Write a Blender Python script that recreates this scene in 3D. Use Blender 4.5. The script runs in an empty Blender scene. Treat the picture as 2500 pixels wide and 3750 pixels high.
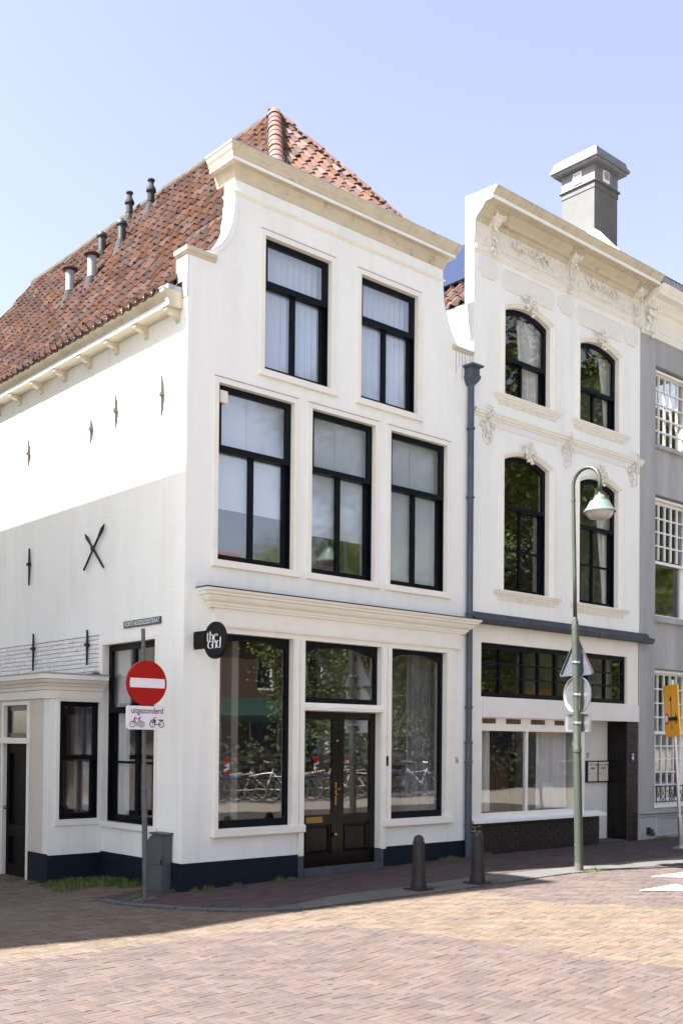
import bpy, bmesh, math, random
import numpy as np
from mathutils import Vector, Matrix, geometry

random.seed(7)
C = bpy.context.scene.collection
SC = bpy.context.scene
PI = math.pi

# ------------------------------------------------------------------ camera
cam_d = bpy.data.cameras.new('camera')
cam = bpy.data.objects.new('camera', cam_d)
C.objects.link(cam)
CAM = Vector((-6.8137, -10.4401, 1.75))
_y, _p, _r = 0.725618726, 0.0160377829, 0.00879167484
_f = Vector((math.sin(_y)*math.cos(_p), math.cos(_y)*math.cos(_p), math.sin(_p)))
_rt = Vector((math.cos(_y), -math.sin(_y), 0)); _u = _rt.cross(_f)
_R = _rt*math.cos(_r)+_u*math.sin(_r); _U = -_rt*math.sin(_r)+_u*math.cos(_r)
M = Matrix((_R, _U, -_f)).transposed().to_4x4(); M.translation = CAM
cam.matrix_world = M
cam_d.sensor_fit = 'HORIZONTAL'; cam_d.sensor_width = 36.0
cam_d.lens = 36.0*3907.957/2500
cam_d.shift_y = (2654.47-1875)/2500
cam_d.clip_end = 2000; cam_d.clip_start = .05
SC.camera = cam
SC.render.resolution_x, SC.render.resolution_y = 682, 1024

# ------------------------------------------------------------------ light
SUN_TO = Vector((-1.0, 0.35, 1.29)).normalized()          # towards the sun
EL = math.asin(SUN_TO.z); AZ = math.atan2(SUN_TO.x, SUN_TO.y)
world = bpy.data.worlds.new('World'); SC.world = world
world.use_nodes = True
nt = world.node_tree; nt.nodes.clear()
sky = nt.nodes.new('ShaderNodeTexSky'); sky.sky_type = 'NISHITA'; sky.sun_disc = False
sky.sun_elevation = EL; sky.sun_rotation = AZ
sky.air_density = 1.1; sky.dust_density = 2.5; sky.ozone_density = 1.8; sky.altitude = 0
bg = nt.nodes.new('ShaderNodeBackground'); bg.inputs[1].default_value = 0.0635
ow = nt.nodes.new('ShaderNodeOutputWorld')
hz = nt.nodes.new('ShaderNodeHueSaturation'); hz.inputs['Hue'].default_value = .517; hz.inputs['Saturation'].default_value = .68   # summer haze
nt.links.new(sky.outputs[0], hz.inputs['Color']); nt.links.new(hz.outputs[0], bg.inputs[0]); nt.links.new(bg.outputs[0], ow.inputs[0])
sun_d = bpy.data.lights.new('sun', 'SUN'); sun_d.energy = 5.0; sun_d.angle = math.radians(.53)
sun_d.color = (1.0, .97, .93)
sun = bpy.data.objects.new('sun', sun_d); C.objects.link(sun)
sun.rotation_euler = SUN_TO.to_track_quat('Z', 'Y').to_euler(); sun.location = (-20, 5, 30)
vs = SC.view_settings
vs.view_transform = 'Standard'; vs.look = 'None'; vs.gamma = 1.0; vs.exposure = 2.42
vs.use_curve_mapping = False
SC.cycles.max_bounces = 8; SC.cycles.transparent_max_bounces = 24
SC.cycles.sample_clamp_indirect = 6.0
SC.cycles.use_denoising = True

# ------------------------------------------------------------------ mesh builder
class MB:
    def __init__(s): s.v = []; s.f = []
    def add(s, vs_, fs):
        n = len(s.v); s.v.extend([tuple(p) for p in vs_]); s.f.extend([tuple(i+n for i in f) for f in fs])
    def box(s, x0, x1, y0, y1, z0, z1, mp=None):
        mp = mp or (lambda a, b, c: (a, b, c))
        p = [mp(x, y, z) for x in (x0, x1) for y in (y0, y1) for z in (z0, z1)]
        s.add(p, [(0,1,3,2), (4,6,7,5), (0,4,5,1), (2,3,7,6), (0,2,6,4), (1,5,7,3)])
    def poly(s, outer, holes, d0, d1, mp):
        """plate: 2D outline with holes, between depths d0 and d1; mp(a, depth, b)"""
        loops = [outer]+list(holes)
        tri = geometry.tessellate_polygon([[Vector((p[0], p[1], 0)) for p in l] for l in loops])
        flat = [p for l in loops for p in l]; n = len(flat)
        vs_ = [mp(p[0], d0, p[1]) for p in flat]+[mp(p[0], d1, p[1]) for p in flat]
        fs = [tuple(t) for t in tri]+[tuple(i+n for i in reversed(t)) for t in tri]
        k = 0
        for l in loops:
            m = len(l)
            for i in range(m):
                a, b = k+i, k+(i+1) % m
                fs.append((a, b, b+n, a+n))
            k += m
        s.add(vs_, fs)
    def sweep(s, path, prof, mp=None, closed=False, ends=True):
        """prof: closed list of (o, c); o along the right-hand normal of the 2D path"""
        mp = mp or (lambda a, b, c: (a, b, c))
        P = [Vector(p) for p in path]; n = len(P); m = len(prof); rings = []
        for i in range(n):
            if closed: d0 = (P[i]-P[i-1]).normalized(); d1 = (P[(i+1) % n]-P[i]).normalized()
            else:
                d0 = (P[i]-P[i-1]).normalized() if i else (P[1]-P[0]).normalized()
                d1 = (P[i+1]-P[i]).normalized() if i < n-1 else d0
            n0 = Vector((d0.y, -d0.x)); n1 = Vector((d1.y, -d1.x))
            mt = (n0+n1); mt = mt/max(.3, mt.length**2/2) if mt.length > 1e-6 else n0
            rings.append([mp(P[i].x+mt.x*o, P[i].y+mt.y*o, c) for o, c in prof])
        vs_ = [p for r in rings for p in r]; fs = []
        for i in range(n if closed else n-1):
            j = (i+1) % n
            for k in range(m):
                l = (k+1) % m
                fs.append((i*m+k, j*m+k, j*m+l, i*m+l))
        if not closed and ends:
            fs.append(tuple(range(m))); fs.append(tuple((n-1)*m+k for k in reversed(range(m))))
        s.add(vs_, fs)
    def tube(s, pts, r, n=8, cap=True):
        P = [Vector(p) for p in pts]; rr = r if isinstance(r, (list, tuple)) else [r]*len(P)
        vs_ = []; fs = []; up = None
        for i, p in enumerate(P):
            t = (P[min(i+1, len(P)-1)]-P[max(i-1, 0)]).normalized()
            if up is None: up = Vector((0, 0, 1)) if abs(t.z) < .9 else Vector((1, 0, 0))
            a = t.cross(up).normalized(); b = a.cross(t).normalized(); up = b
            for k in range(n):
                w = 2*PI*k/n
                vs_.append(p+(a*math.cos(w)+b*math.sin(w))*rr[i])
        for i in range(len(P)-1):
            for k in range(n):
                l = (k+1) % n
                fs.append((i*n+k, i*n+l, (i+1)*n+l, (i+1)*n+k))
        if cap: fs.append(tuple(range(n))); fs.append(tuple((len(P)-1)*n+k for k in reversed(range(n))))
        s.add(vs_, fs)
    def lathe(s, prof, c=(0, 0, 0), n=20, mp=None):
        mp = mp or (lambda a, b, d: (c[0]+a, c[1]+b, c[2]+d))
        vs_ = []; fs = []
        for r, z in prof:
            for k in range(n):
                w = 2*PI*(k+.5)/n; vs_.append(mp(r*math.cos(w), r*math.sin(w), z))
        for i in range(len(prof)-1):
            for k in range(n):
                l = (k+1) % n; fs.append((i*n+k, i*n+l, (i+1)*n+l, (i+1)*n+k))
        fs.append(tuple(range(n))); fs.append(tuple((len(prof)-1)*n+k for k in reversed(range(n))))
        s.add(vs_, fs)
    def ball(s, c, r, sx=1, sy=1, sz=1, nu=8, nv=5):
        vs_ = []; fs = []
        for i in range(1, nv):
            a = PI*i/nv
            for k in range(nu):
                w = 2*PI*k/nu
                vs_.append((c[0]+r*sx*math.sin(a)*math.cos(w), c[1]+r*sy*math.sin(a)*math.sin(w), c[2]+r*sz*math.cos(a)))
        t = len(vs_); vs_ += [(c[0], c[1], c[2]+r*sz), (c[0], c[1], c[2]-r*sz)]
        for i in range(nv-2):
            for k in range(nu):
                l = (k+1) % nu; fs.append((i*nu+k, i*nu+l, (i+1)*nu+l, (i+1)*nu+k))
        for k in range(nu):
            l = (k+1) % nu; fs.append((t, l, k)); fs.append((t+1, (nv-2)*nu+k, (nv-2)*nu+l))
        s.add(vs_, fs)
    def mesh(s, name, smooth=False, bevel=0, recalc=True):
        me = bpy.data.meshes.new(name); me.from_pydata(s.v, [], s.f); me.update()
        if recalc or bevel:
            bm = bmesh.new(); bm.from_mesh(me)
            if recalc: bmesh.ops.recalc_face_normals(bm, faces=bm.faces)
            if bevel:
                bmesh.ops.remove_doubles(bm, verts=bm.verts, dist=1e-5)
                ed = [e for e in bm.edges if len(e.link_faces) == 2 and e.calc_face_angle(0) > .6]
                bmesh.ops.bevel(bm, geom=ed, offset=bevel, segments=2, affect='EDGES', clamp_overlap=True)
            bm.to_mesh(me); bm.free()
        if smooth:
            me.polygons.foreach_set('use_smooth', [True]*len(me.polygons))
            if smooth != 'full':
                try: me.set_sharp_from_angle(angle=math.radians(40))
                except Exception: pass
        return me

def link(name, me, m=None, parent=None, kind=None):
    o = bpy.data.objects.new(name, me); C.objects.link(o)
    if m is not None and me is not None:
        if not me.materials: me.materials.append(m)
    if parent is not None:
        o.parent = parent
        if parent.type == 'EMPTY': o.matrix_parent_inverse = Matrix.Translation(-parent.location)
    if kind: o['kind'] = kind
    return o
def part(name, mb, m, parent=None, smooth=False, bevel=0, kind=None, label=None):
    o = link(name, mb.mesh(name, smooth, bevel), m, parent, kind)
    if label: o['label'] = label
    return o
def tag(o, label, cat, group=None):
    o['label'] = label; o['category'] = cat
    if group: o['group'] = group
    return o
def thing(name, label, cat, loc=(0, 0, 0), group=None):
    o = bpy.data.objects.new(name, None); C.objects.link(o); o.location = loc
    o.empty_display_size = .2
    return tag(o, label, cat, group)
def solo(name, mb, m, label, cat, group=None, **k): return tag(part(name, mb, m, **k), label, cat, group)
def copy_tree(o, parent=None):
    c = o.copy(); C.objects.link(c); c.parent = parent
    for ch in list(o.children): copy_tree(ch, c)
    return c

FR = lambda a, d, b: (a, d, b)            # facade plane: a = x, depth into the wall = +y, b = z
SD = lambda a, d, b: (d, a, b)            # side wall plane: a = y, depth into the wall = +x

# ------------------------------------------------------------------ materials
def mat(name, col, rough=.7, var=.12, scale=3.0, bump=0.0, bscale=60.0, metal=0.0, col2=None, streak=0.0,
        island=0.0, coat=0.0, spec=.5, contrast=1.0, runs=0.0, stain=None, stain_amt=.5, stain_scale=2.0, stain_lo=.55, stain_hi=.72):
    m = bpy.data.materials.new(name); m.use_nodes = True
    t = m.node_tree; N = t.nodes; L = t.links
    b = N['Principled BSDF']; b.inputs['Roughness'].default_value = rough; b.inputs['Metallic'].default_value = metal
    b.inputs['Specular IOR Level'].default_value = spec
    if coat: b.inputs['Coat Weight'].default_value = coat; b.inputs['Coat Roughness'].default_value = .08
    geo = N.new('ShaderNodeNewGeometry')
    mp_ = N.new('ShaderNodeMapping'); L.new(geo.outputs['Position'], mp_.inputs[0])
    if streak: mp_.inputs['Scale'].default_value = (1, 1, streak)
    no = N.new('ShaderNodeTexNoise'); no.inputs['Scale'].default_value = scale; no.inputs['Detail'].default_value = 6
    no.inputs['Roughness'].default_value = .62
    L.new(mp_.outputs[0], no.inputs['Vector'])
    c2 = col2 or tuple(c*(1-2.2*var) for c in col)
    ramp = N.new('ShaderNodeValToRGB'); ramp.color_ramp.elements[0].position = .5-.22/contrast; ramp.color_ramp.elements[1].position = .5+.22/contrast
    ramp.color_ramp.elements[0].color = (*c2, 1); ramp.color_ramp.elements[1].color = (*col, 1)
    L.new(no.outputs['Fac'], ramp.inputs[0]); out = ramp.outputs[0]
    if island:
        oi = N.new('ShaderNodeObjectInfo'); ad = N.new('ShaderNodeMath'); ad.operation = 'ADD'
        L.new(oi.outputs['Random'], ad.inputs[0]); L.new(geo.outputs['Random Per Island'], ad.inputs[1])
        fr = N.new('ShaderNodeMath'); fr.operation = 'FRACT'; L.new(ad.outputs[0], fr.inputs[0])
        mr = N.new('ShaderNodeMapRange'); mr.inputs[3].default_value = 1-island; mr.inputs[4].default_value = 1+island*.7
        L.new(fr.outputs[0], mr.inputs[0])
        hs = N.new('ShaderNodeHueSaturation')
        f2 = N.new('ShaderNodeMath'); f2.operation = 'MULTIPLY'; f2.inputs[1].default_value = 7.31; L.new(fr.outputs[0], f2.inputs[0])
        f3 = N.new('ShaderNodeMath'); f3.operation = 'FRACT'; L.new(f2.outputs[0], f3.inputs[0])
        m2 = N.new('ShaderNodeMapRange'); m2.inputs[3].default_value = .5-.022*island; m2.inputs[4].default_value = .5+.022*island
        L.new(f3.outputs[0], m2.inputs[0]); L.new(m2.outputs[0], hs.inputs['Hue'])
        m3 = N.new('ShaderNodeMapRange'); m3.inputs[3].default_value = 1-.8*island; m3.inputs[4].default_value = 1+.6*island
        L.new(f3.outputs[0], m3.inputs[0]); L.new(m3.outputs[0], hs.inputs['Saturation'])
        L.new(mr.outputs[0], hs.inputs['Value']); L.new(out, hs.inputs['Color']); out = hs.outputs[0]
    if stain:
        n2 = N.new('ShaderNodeTexNoise'); n2.inputs['Scale'].default_value = stain_scale; n2.inputs['Detail'].default_value = 8
        n2.inputs['Roughness'].default_value = .7; L.new(mp_.outputs[0], n2.inputs['Vector'])
        r2 = N.new('ShaderNodeMapRange'); r2.inputs[1].default_value = stain_lo; r2.inputs[2].default_value = stain_hi
        r2.inputs[4].default_value = stain_amt; L.new(n2.outputs['Fac'], r2.inputs[0])
        mx = N.new('ShaderNodeMixRGB'); mx.inputs[2].default_value = (*stain, 1)
        L.new(r2.outputs[0], mx.inputs[0]); L.new(out, mx.inputs[1]); out = mx.outputs[0]
    if runs:
        m4 = N.new('ShaderNodeMapping'); L.new(geo.outputs['Position'], m4.inputs[0]); m4.inputs['Scale'].default_value = (7, 7, .35)
        n4 = N.new('ShaderNodeTexNoise'); n4.inputs['Scale'].default_value = 1.0; n4.inputs['Detail'].default_value = 5; L.new(m4.outputs[0], n4.inputs['Vector'])
        n5 = N.new('ShaderNodeTexNoise'); n5.inputs['Scale'].default_value = .7; L.new(geo.outputs['Position'], n5.inputs['Vector'])
        r4 = N.new('ShaderNodeMapRange'); r4.inputs[1].default_value = .52; r4.inputs[2].default_value = .78; r4.inputs[4].default_value = runs*2; L.new(n4.outputs['Fac'], r4.inputs[0])
        mu = N.new('ShaderNodeMath'); mu.operation = 'MULTIPLY'; L.new(r4.outputs[0], mu.inputs[0]); L.new(n5.outputs['Fac'], mu.inputs[1])
        x4 = N.new('ShaderNodeMixRGB'); x4.inputs[2].default_value = (.38, .36, .32, 1); L.new(mu.outputs[0], x4.inputs[0]); L.new(out, x4.inputs[1]); out = x4.outputs[0]
    L.new(out, b.inputs['Base Color'])
    if bump:
        nb = N.new('ShaderNodeTexNoise'); nb.inputs['Scale'].default_value = bscale; nb.inputs['Detail'].default_value = 4
        L.new(geo.outputs['Position'], nb.inputs['Vector'])
        bu = N.new('ShaderNodeBump'); bu.inputs['Strength'].default_value = bump; bu.inputs['Distance'].default_value = .01
        L.new(nb.outputs['Fac'], bu.inputs['Height']); L.new(bu.outputs[0], b.inputs['Normal'])
    return m

def glass_mat(name, f0=.085, tint=.92, wob=.25, wscale=1.6, rough=.0):
    m = bpy.data.materials.new(name); m.use_nodes = True
    t = m.node_tree; N = t.nodes; L = t.links; N.clear()
    geo = N.new('ShaderNodeNewGeometry')
    nz = N.new('ShaderNodeTexNoise'); nz.inputs['Scale'].default_value = wscale; nz.inputs['Detail'].default_value = 1
    L.new(geo.outputs['Position'], nz.inputs['Vector'])
    bu = N.new('ShaderNodeBump'); bu.inputs['Strength'].default_value = wob; bu.inputs['Distance'].default_value = .02
    L.new(nz.outputs['Fac'], bu.inputs['Height'])
    dt = N.new('ShaderNodeVectorMath'); dt.operation = 'DOT_PRODUCT'
    L.new(geo.outputs['Normal'], dt.inputs[0]); L.new(geo.outputs['Incoming'], dt.inputs[1])
    ab = N.new('ShaderNodeMath'); ab.operation = 'ABSOLUTE'; L.new(dt.outputs['Value'], ab.inputs[0])
    om = N.new('ShaderNodeMath'); om.operation = 'SUBTRACT'; om.inputs[0].default_value = 1; L.new(ab.outputs[0], om.inputs[1])
    pw = N.new('ShaderNodeMath'); pw.operation = 'POWER'; pw.inputs[1].default_value = 5; L.new(om.outputs[0], pw.inputs[0])
    ma = N.new('ShaderNodeMath'); ma.operation = 'MULTIPLY_ADD'; ma.inputs[1].default_value = 1-f0; ma.inputs[2].default_value = f0
    L.new(pw.outputs[0], ma.inputs[0])
    gl = N.new('ShaderNodeBsdfGlossy'); gl.inputs['Roughness'].default_value = rough; L.new(bu.outputs[0], gl.inputs['Normal'])
    tr = N.new('ShaderNodeBsdfTransparent'); tr.inputs[0].default_value = (tint, tint, tint, 1)
    mx = N.new('ShaderNodeMixShader'); L.new(ma.outputs[0], mx.inputs[0]); L.new(tr.outputs[0], mx.inputs[1]); L.new(gl.outputs[0], mx.inputs[2])
    o = N.new('ShaderNodeOutputMaterial'); L.new(mx.outputs[0], o.inputs[0])
    return m

WHITE = mat('white_render', (.82, .835, .79), .85, .035, 1.4, .5, 30, streak=.35, runs=.15, stain=(.60, .58, .53), stain_amt=.4, stain_scale=.9)
WHITE2 = mat('off_white_render', (.82, .835, .79), .85, .04, 1.6, .5, 30, streak=.3, runs=.13, stain=(.62, .6, .54), stain_amt=.28, stain_scale=1.2)
CREAM = mat('cream_paint', (.81, .79, .71), .5, .04, 2.5, .05, 30, stain=(.55, .5, .4), stain_amt=.25, stain_scale=3)
CORN = mat('weathered_cream_cornice', (.58, .52, .39), .6, .10, 4, .1, 30, stain=(.26, .21, .115), stain_amt=.85, stain_scale=6)
ORN = mat('stucco_ornament', (.78, .745, .66), .8, .1, 14, .2, 60, stain=(.34, .28, .2), stain_amt=.5, stain_scale=9)
BEIGE = mat('beige_render', (.66, .61, .53), .85, .05, 2, .2, 50)
PANELW = mat('pale_grey_panel', (.75, .74, .70), .8, .04, 2, .1, 50)
NAVY = mat('navy_plinth_paint', (.006, .012, .024), .7, .15, 4, .15, 40, spec=.2, stain=(.025, .028, .03), stain_amt=.3, stain_scale=7)
SASH = mat('black_green_sash_paint', (.002, .0045, .0075), .45, .15, 4, spec=.14)
DOOR = mat('black_brown_door_paint', (.006, .0045, .004), .22, .2, 3, spec=.3)
LEAD = mat('lead_sheet', (.055, .062, .078), .55, .2, 5, .1, 20, metal=.3, stain=(.16, .17, .18), stain_amt=.4, stain_scale=6)
ZINC = mat('zinc_pipe', (.085, .105, .135), .5, .2, 4, .05, 20, metal=.4, stain=(.45, .48, .5), stain_amt=.5, stain_scale=14, stain_lo=.62)
ZINCL = mat('pale_zinc', (.42, .44, .47), .5, .12, 6, .05, 20, metal=.25, stain=(.35, .37, .4), stain_amt=.5)
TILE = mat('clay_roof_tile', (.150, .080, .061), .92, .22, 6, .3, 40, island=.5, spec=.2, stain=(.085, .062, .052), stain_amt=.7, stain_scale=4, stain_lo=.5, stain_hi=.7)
TILED = mat('dark_clay_valley', (.052, .032, .027), .95, .25, 8, .3, 40, island=.4)  # darker clay on the valley faces of each tile
FLASH = mat('flue_flashing_lead', (.05, .052, .058), .75, .2, 6, spec=.08)
LEADG = mat('grey_chimney_lead', (.17, .18, .20), .6, .15, 5, .1, 20, stain=(.25, .26, .28), stain_amt=.4)
FLUEW = mat('grey_white_flue', (.27, .28, .31), .5, .1, 6)
DIRT = mat('ledge_dirt', (.27, .21, .13), .95, .3, 14)
DARKD = mat('dark_annex_door', (.006, .005, .0045), .6, .2, 4, spec=.08)
DRIP = mat('drip_stain', (.36, .34, .30), .95, .2, 9)
HIPT = mat('hip_tile_clay', (.155, .070, .056), .75, .12, 6, .2, 40, island=.15, stain=(.3, .2, .1), stain_amt=.4, stain_scale=5)
ROOFU = mat('roof_underlay', (.07, .035, .025), .9, .1)
MORTAR = mat('lichen_mortar', (.06, .05, .038), .95, .25, 9, .4, 40, stain=(.13, .095, .02), stain_amt=.7, stain_scale=5)
REDB = mat('red_paving_brick', (.089, .062, .0545), .9, .14, 2.2, .4, 90, island=.2, stain=(.105, .082, .073), stain_amt=.5, stain_scale=.7)
YELB = mat('yellow_paving_brick', (.120, .086, .060), .9, .14, 2.2, .4, 90, island=.2, stain=(.095, .072, .053), stain_amt=.5, stain_scale=.9)
PAVB = mat('dark_red_paving_brick', (.05, .031, .029), .9, .12, 3, .4, 90, island=.28, stain=(.085, .06, .053), stain_amt=.5, stain_scale=1.5)
JOINT = mat('sand_joint', (.064, .053, .046), .95, .2, 20, .4, 120)
GRND = mat('distant_paving', (.27, .24, .205), .95, .1, 1.2)
KERB = mat('concrete_kerb', (.088, .084, .076), .9, .12, 5, .4, 80, stain=(.055, .052, .046), stain_amt=.5, stain_scale=3)
BSTONE = mat('blue_stone', (.07, .074, .084), .8, .15, 6, .3, 60)
DKBRICK = mat('dark_glazed_brick', (.024, .011, .0095), .55, .2, 8, .2, 60, island=.35)
DKMORT = mat('grey_brick_mortar', (.04, .034, .032), .95, .15, 20)
WBRICK = mat('white_painted_brick', (.80, .79, .77), .85, .05, 6, .5, 40, island=.05, stain=(.5, .48, .45), stain_amt=.35, stain_scale=8)
WMORT = mat('painted_mortar', (.62, .61, .60), .9, .1, 20, .5, 60)
GREY = mat('grey_cement_render', (.405, .41, .41), .9, .16, 1.8, .4, 45, streak=.18, stain=(.55, .555, .555), stain_amt=.7, stain_scale=1.6)
GREYL = mat('grey_stone_base', (.44, .44, .445), .9, .12, 3, .4, 45, stain=(.25, .25, .26), stain_amt=.5, stain_scale=5)
WPAINT = mat('white_gloss_paint', (.82, .82, .80), .35, .03, 5)
CHIM = mat('grey_chimney_render', (.115, .116, .116), .9, .08, 3, .3, 50, stain=(.11, .11, .11), stain_amt=.3)
SLATE = mat('dark_slate', (.035, .042, .055), .5, .2, 8, .2, 40, island=.3)
PLASTIC = mat('black_flue_plastic', (.03, .032, .035), .45, .15, 6)
ALU = mat('aluminium', (.72, .73, .76), .36, .08, 6, metal=1.0)
STEELG = mat('galvanised_back', (.42, .45, .52), .42, .08, 8, metal=1.0)
RUST = mat('rusty_steel', (.065, .03, .018), .9, .25, 12, .3, 40)
IRON = mat('black_iron', (.012, .012, .013), .6, .15, 12)
IRONR = mat('weathered_iron', (.13, .11, .085), .8, .2, 14)
LAMPG = mat('lamp_post_green', (.044, .057, .042), .45, .1, 6, .05, 30, spec=.5, stain=(.55, .55, .46), stain_amt=.75, stain_scale=22, stain_lo=.66, stain_hi=.7)
LAMPH = mat('lamp_shade_green', (.12, .165, .14), .3, .06, 6, spec=.6)
BOWL = mat('lamp_bowl_grey', (.42, .39, .37), .35, .06, 6)
POLEG = mat('grey_galvanised_pole', (.115, .12, .13), .5, .15, 7, metal=.3, stain=(.07, .055, .05), stain_amt=.6, stain_scale=5)
SIGNR = mat('sign_red', (.36, .004, .003), .5, .05, 5, spec=.2)
SIGNW = mat('sign_white', (.76, .73, .76), .45, .04, 5, stain=(.55, .5, .48), stain_amt=.3, stain_scale=10)
SIGNB = mat('sign_black', (.006, .006, .007), .6, .05, 5, spec=.2)
SIGNN = mat('street_sign_navy', (.022, .045, .062), .35, .1, 9)
SIGNY = mat('sign_orange_yellow', (.78, .36, .005), .4, .06, 3)
SIGNE = mat('sign_yellow_edge', (.85, .68, .01), .4, .04, 3)
TXTW = mat('white_lettering', (.8, .8, .8), .5, .02)
BRASS = mat('brass', (.36, .21, .06), .3, .1, 8, metal=.8)
CABG = mat('grey_cabinet_paint', (.085, .093, .107), .6, .15, 5, .1, 30, stain=(.07, .06, .055), stain_amt=.6, stain_scale=4)
BOLL = mat('cast_iron_bollard', (.015, .013, .013), .6, .25, 7, .25, 30, stain=(.055, .048, .022), stain_amt=.6, stain_scale=6, stain_lo=.6)
BLIND = mat('pale_blind_fabric', (.62, .71, .81), .85, .03, 4)  # blue tint stands in for sky reflected in the panes
CURT = mat('white_curtain', (.80, .80, .78), .9, .05, 6)
GCURT = mat('grey_sheer_curtain', (.22, .22, .24), .9, .08, 6)
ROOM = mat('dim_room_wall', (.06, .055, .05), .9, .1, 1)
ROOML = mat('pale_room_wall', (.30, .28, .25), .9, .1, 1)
WOOD = mat('brown_wood_counter', (.16, .085, .05), .5, .15, 3, streak=.2)
GLASS = glass_mat('window_glass', .16, .96, .05, 1.0, .045)
GLASSW = glass_mat('old_wavy_glass', .10, .93, .10, 1.1, .012)
GRASS = mat('grass_blade', (.10, .17, .02), .7, .2, 9, island=.3)
MOSS = mat('moss', (.10, .10, .02), .95, .2, 30)
PAINTW = mat('road_marking_white', (.82, .82, .80), .85, .05, 8, .3, 60, stain=(.55, .5, .46), stain_amt=.5, stain_scale=9)
SPIKE = mat('bird_spike_wire', (.42, .42, .42), .4, .05, metal=.6)
SOLAR = mat('solar_panel_glass', (.012, .022, .06), .12, .1, 4, spec=.6)
BUFFB = mat('buff_brick', (.42, .41, .39), .9, .15, 9, .3, 40)
RBRICK = mat('red_brick_wall', (.13, .075, .055), .9, .15, 9, .3, 40)
ROOFO = mat('orange_roof', (.24, .09, .045), .85, .25, 5, .5, 12)
BARK = mat('tree_bark', (.09, .07, .05), .95, .2, 9, .5, 20)
LEAF = mat('tree_leaf', (.105, .14, .018), .6, .2, .6, island=.3)
AWN = mat('green_awning', (.008, .035, .027), .7, .1, 3)
TYRE = mat('bicycle_tyre', (.015, .015, .016), .7, .1)
CHROME = mat('bicycle_chrome', (.6, .6, .6), .2, .05, metal=.9)
FRB = mat('bicycle_frame_black', (.02, .02, .022), .3, .1)
FRW = mat('bicycle_frame_white', (.7, .7, .68), .3, .05)
FRBL = mat('bicycle_frame_blue', (.03, .08, .25), .3, .1)
FRG = mat('bicycle_frame_green', (.03, .2, .06), .3, .1)

def g(x):
    """height of the gently rising street"""
    if x > 4.6: return .09
    if x > 0: return .09*x/4.6
    return max(-.08, .06*x)

def text(s, size, m, name, parent, origin, ax, ay, ext=.003, sx=1.0, off=0.0, align='CENTER'):
    cu = bpy.data.curves.new(name, 'FONT'); cu.body = s; cu.size = size; cu.extrude = ext; cu.offset = off
    cu.align_x = align; cu.align_y = 'CENTER'; cu.resolution_u = 3
    o = bpy.data.objects.new('tmp_text', cu); C.objects.link(o)
    me = bpy.data.meshes.new_from_object(o.evaluated_get(bpy.context.evaluated_depsgraph_get()))
    bpy.data.objects.remove(o); bpy.data.curves.remove(cu); me.name = name
    X = Vector(ax)*sx; Y = Vector(ay); Z = Vector(ax).cross(Y)
    T = Matrix((X, Y, Z)).transposed().to_4x4(); T.translation = Vector(origin)
    me.transform(T)
    return link(name, me, m, parent)
# ================================================================== ground
def inpoly(x, y, P):
    c = False; n = len(P)
    for i in range(n):
        x1, y1 = P[i]; x2, y2 = P[(i+1) % n]
        if (y1 > y) != (y2 > y) and x < (x2-x1)*(y-y1)/(y2-y1)+x1: c = not c
    return c
def proj(p):
    q = Vector(p)-CAM
    z = q.dot(_f)
    return (1250+3907.957*q.dot(_R)/z, 2654.47-3907.957*q.dot(_U)/z, z) if z > .1 else (-9e9, -9e9, z)
def inview(p, mx=650, my=500):
    a, b, z = proj(p); return z > .1 and -mx < a < 2500+mx and -my < b < 3750+my

gm = MB()
xs = [-300, -40, -1.333, 0, 4.6, 40, 300]; ys = [-300, -40, -12, 0, 40, 300]
for x in xs:
    for y in ys: gm.v.append((x, y, g(x)-.024))
for i in range(len(xs)-1):
    for j in range(len(ys)-1):
        a = i*len(ys)+j; gm.f.append((a, a+len(ys), a+len(ys)+1, a+1))
part('ground', gm, GRND, kind='structure')

KO = [(-.90, .30), (-.86, -.06), (-.76, -.45), (-.62, -.82), (-.46, -1.2), (-.27, -1.51), (-.02, -1.75), (.27, -1.89), (.80, -1.93), (1.64, -2.02), (2.55, -2.10), (3.5, -2.13), (4.5, -2.18), (6.0, -2.40), (6.6, -2.5), (9, -2.85), (14, -3.5)]
KI = [(-.80, .30), (-.76, -.03), (-.66, -.40), (-.52, -.76), (-.36, -1.13), (-.18, -1.42), (.04, -1.62), (.40, -1.60), (.80, -1.52), (1.30, -1.46), (2.08, -1.54), (3.5, -1.58), (4.6, -1.76), (6.0, -1.86), (7.5, -1.95), (9, -2.2), (14, -2.8)]
RED_L = [(-40, -2.1), (-3.1, -2.11), (-1.22, -2.13), (-.6, -2.45), (-.05, -2.84), (.29, -3.93), (.51, -5.17), (.71, -5.99), (1.0, -7.6), (1.4, -10), (-40, -10)]
RED_R = [(2.47, -2.0), (2.47, -2.39), (2.43, -3.18), (2.7, -3.75), (3.15, -4.37), (4.2, -6.0), (5.4, -8), (40, -8), (40, -2)]
PAVE = [(x, y) for x, y in KI]+[(14, 0), (0, 0), (0, .55), (-.35, .55), (-.8, .35)]
KPOLY = KO+KI[::-1]

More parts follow.
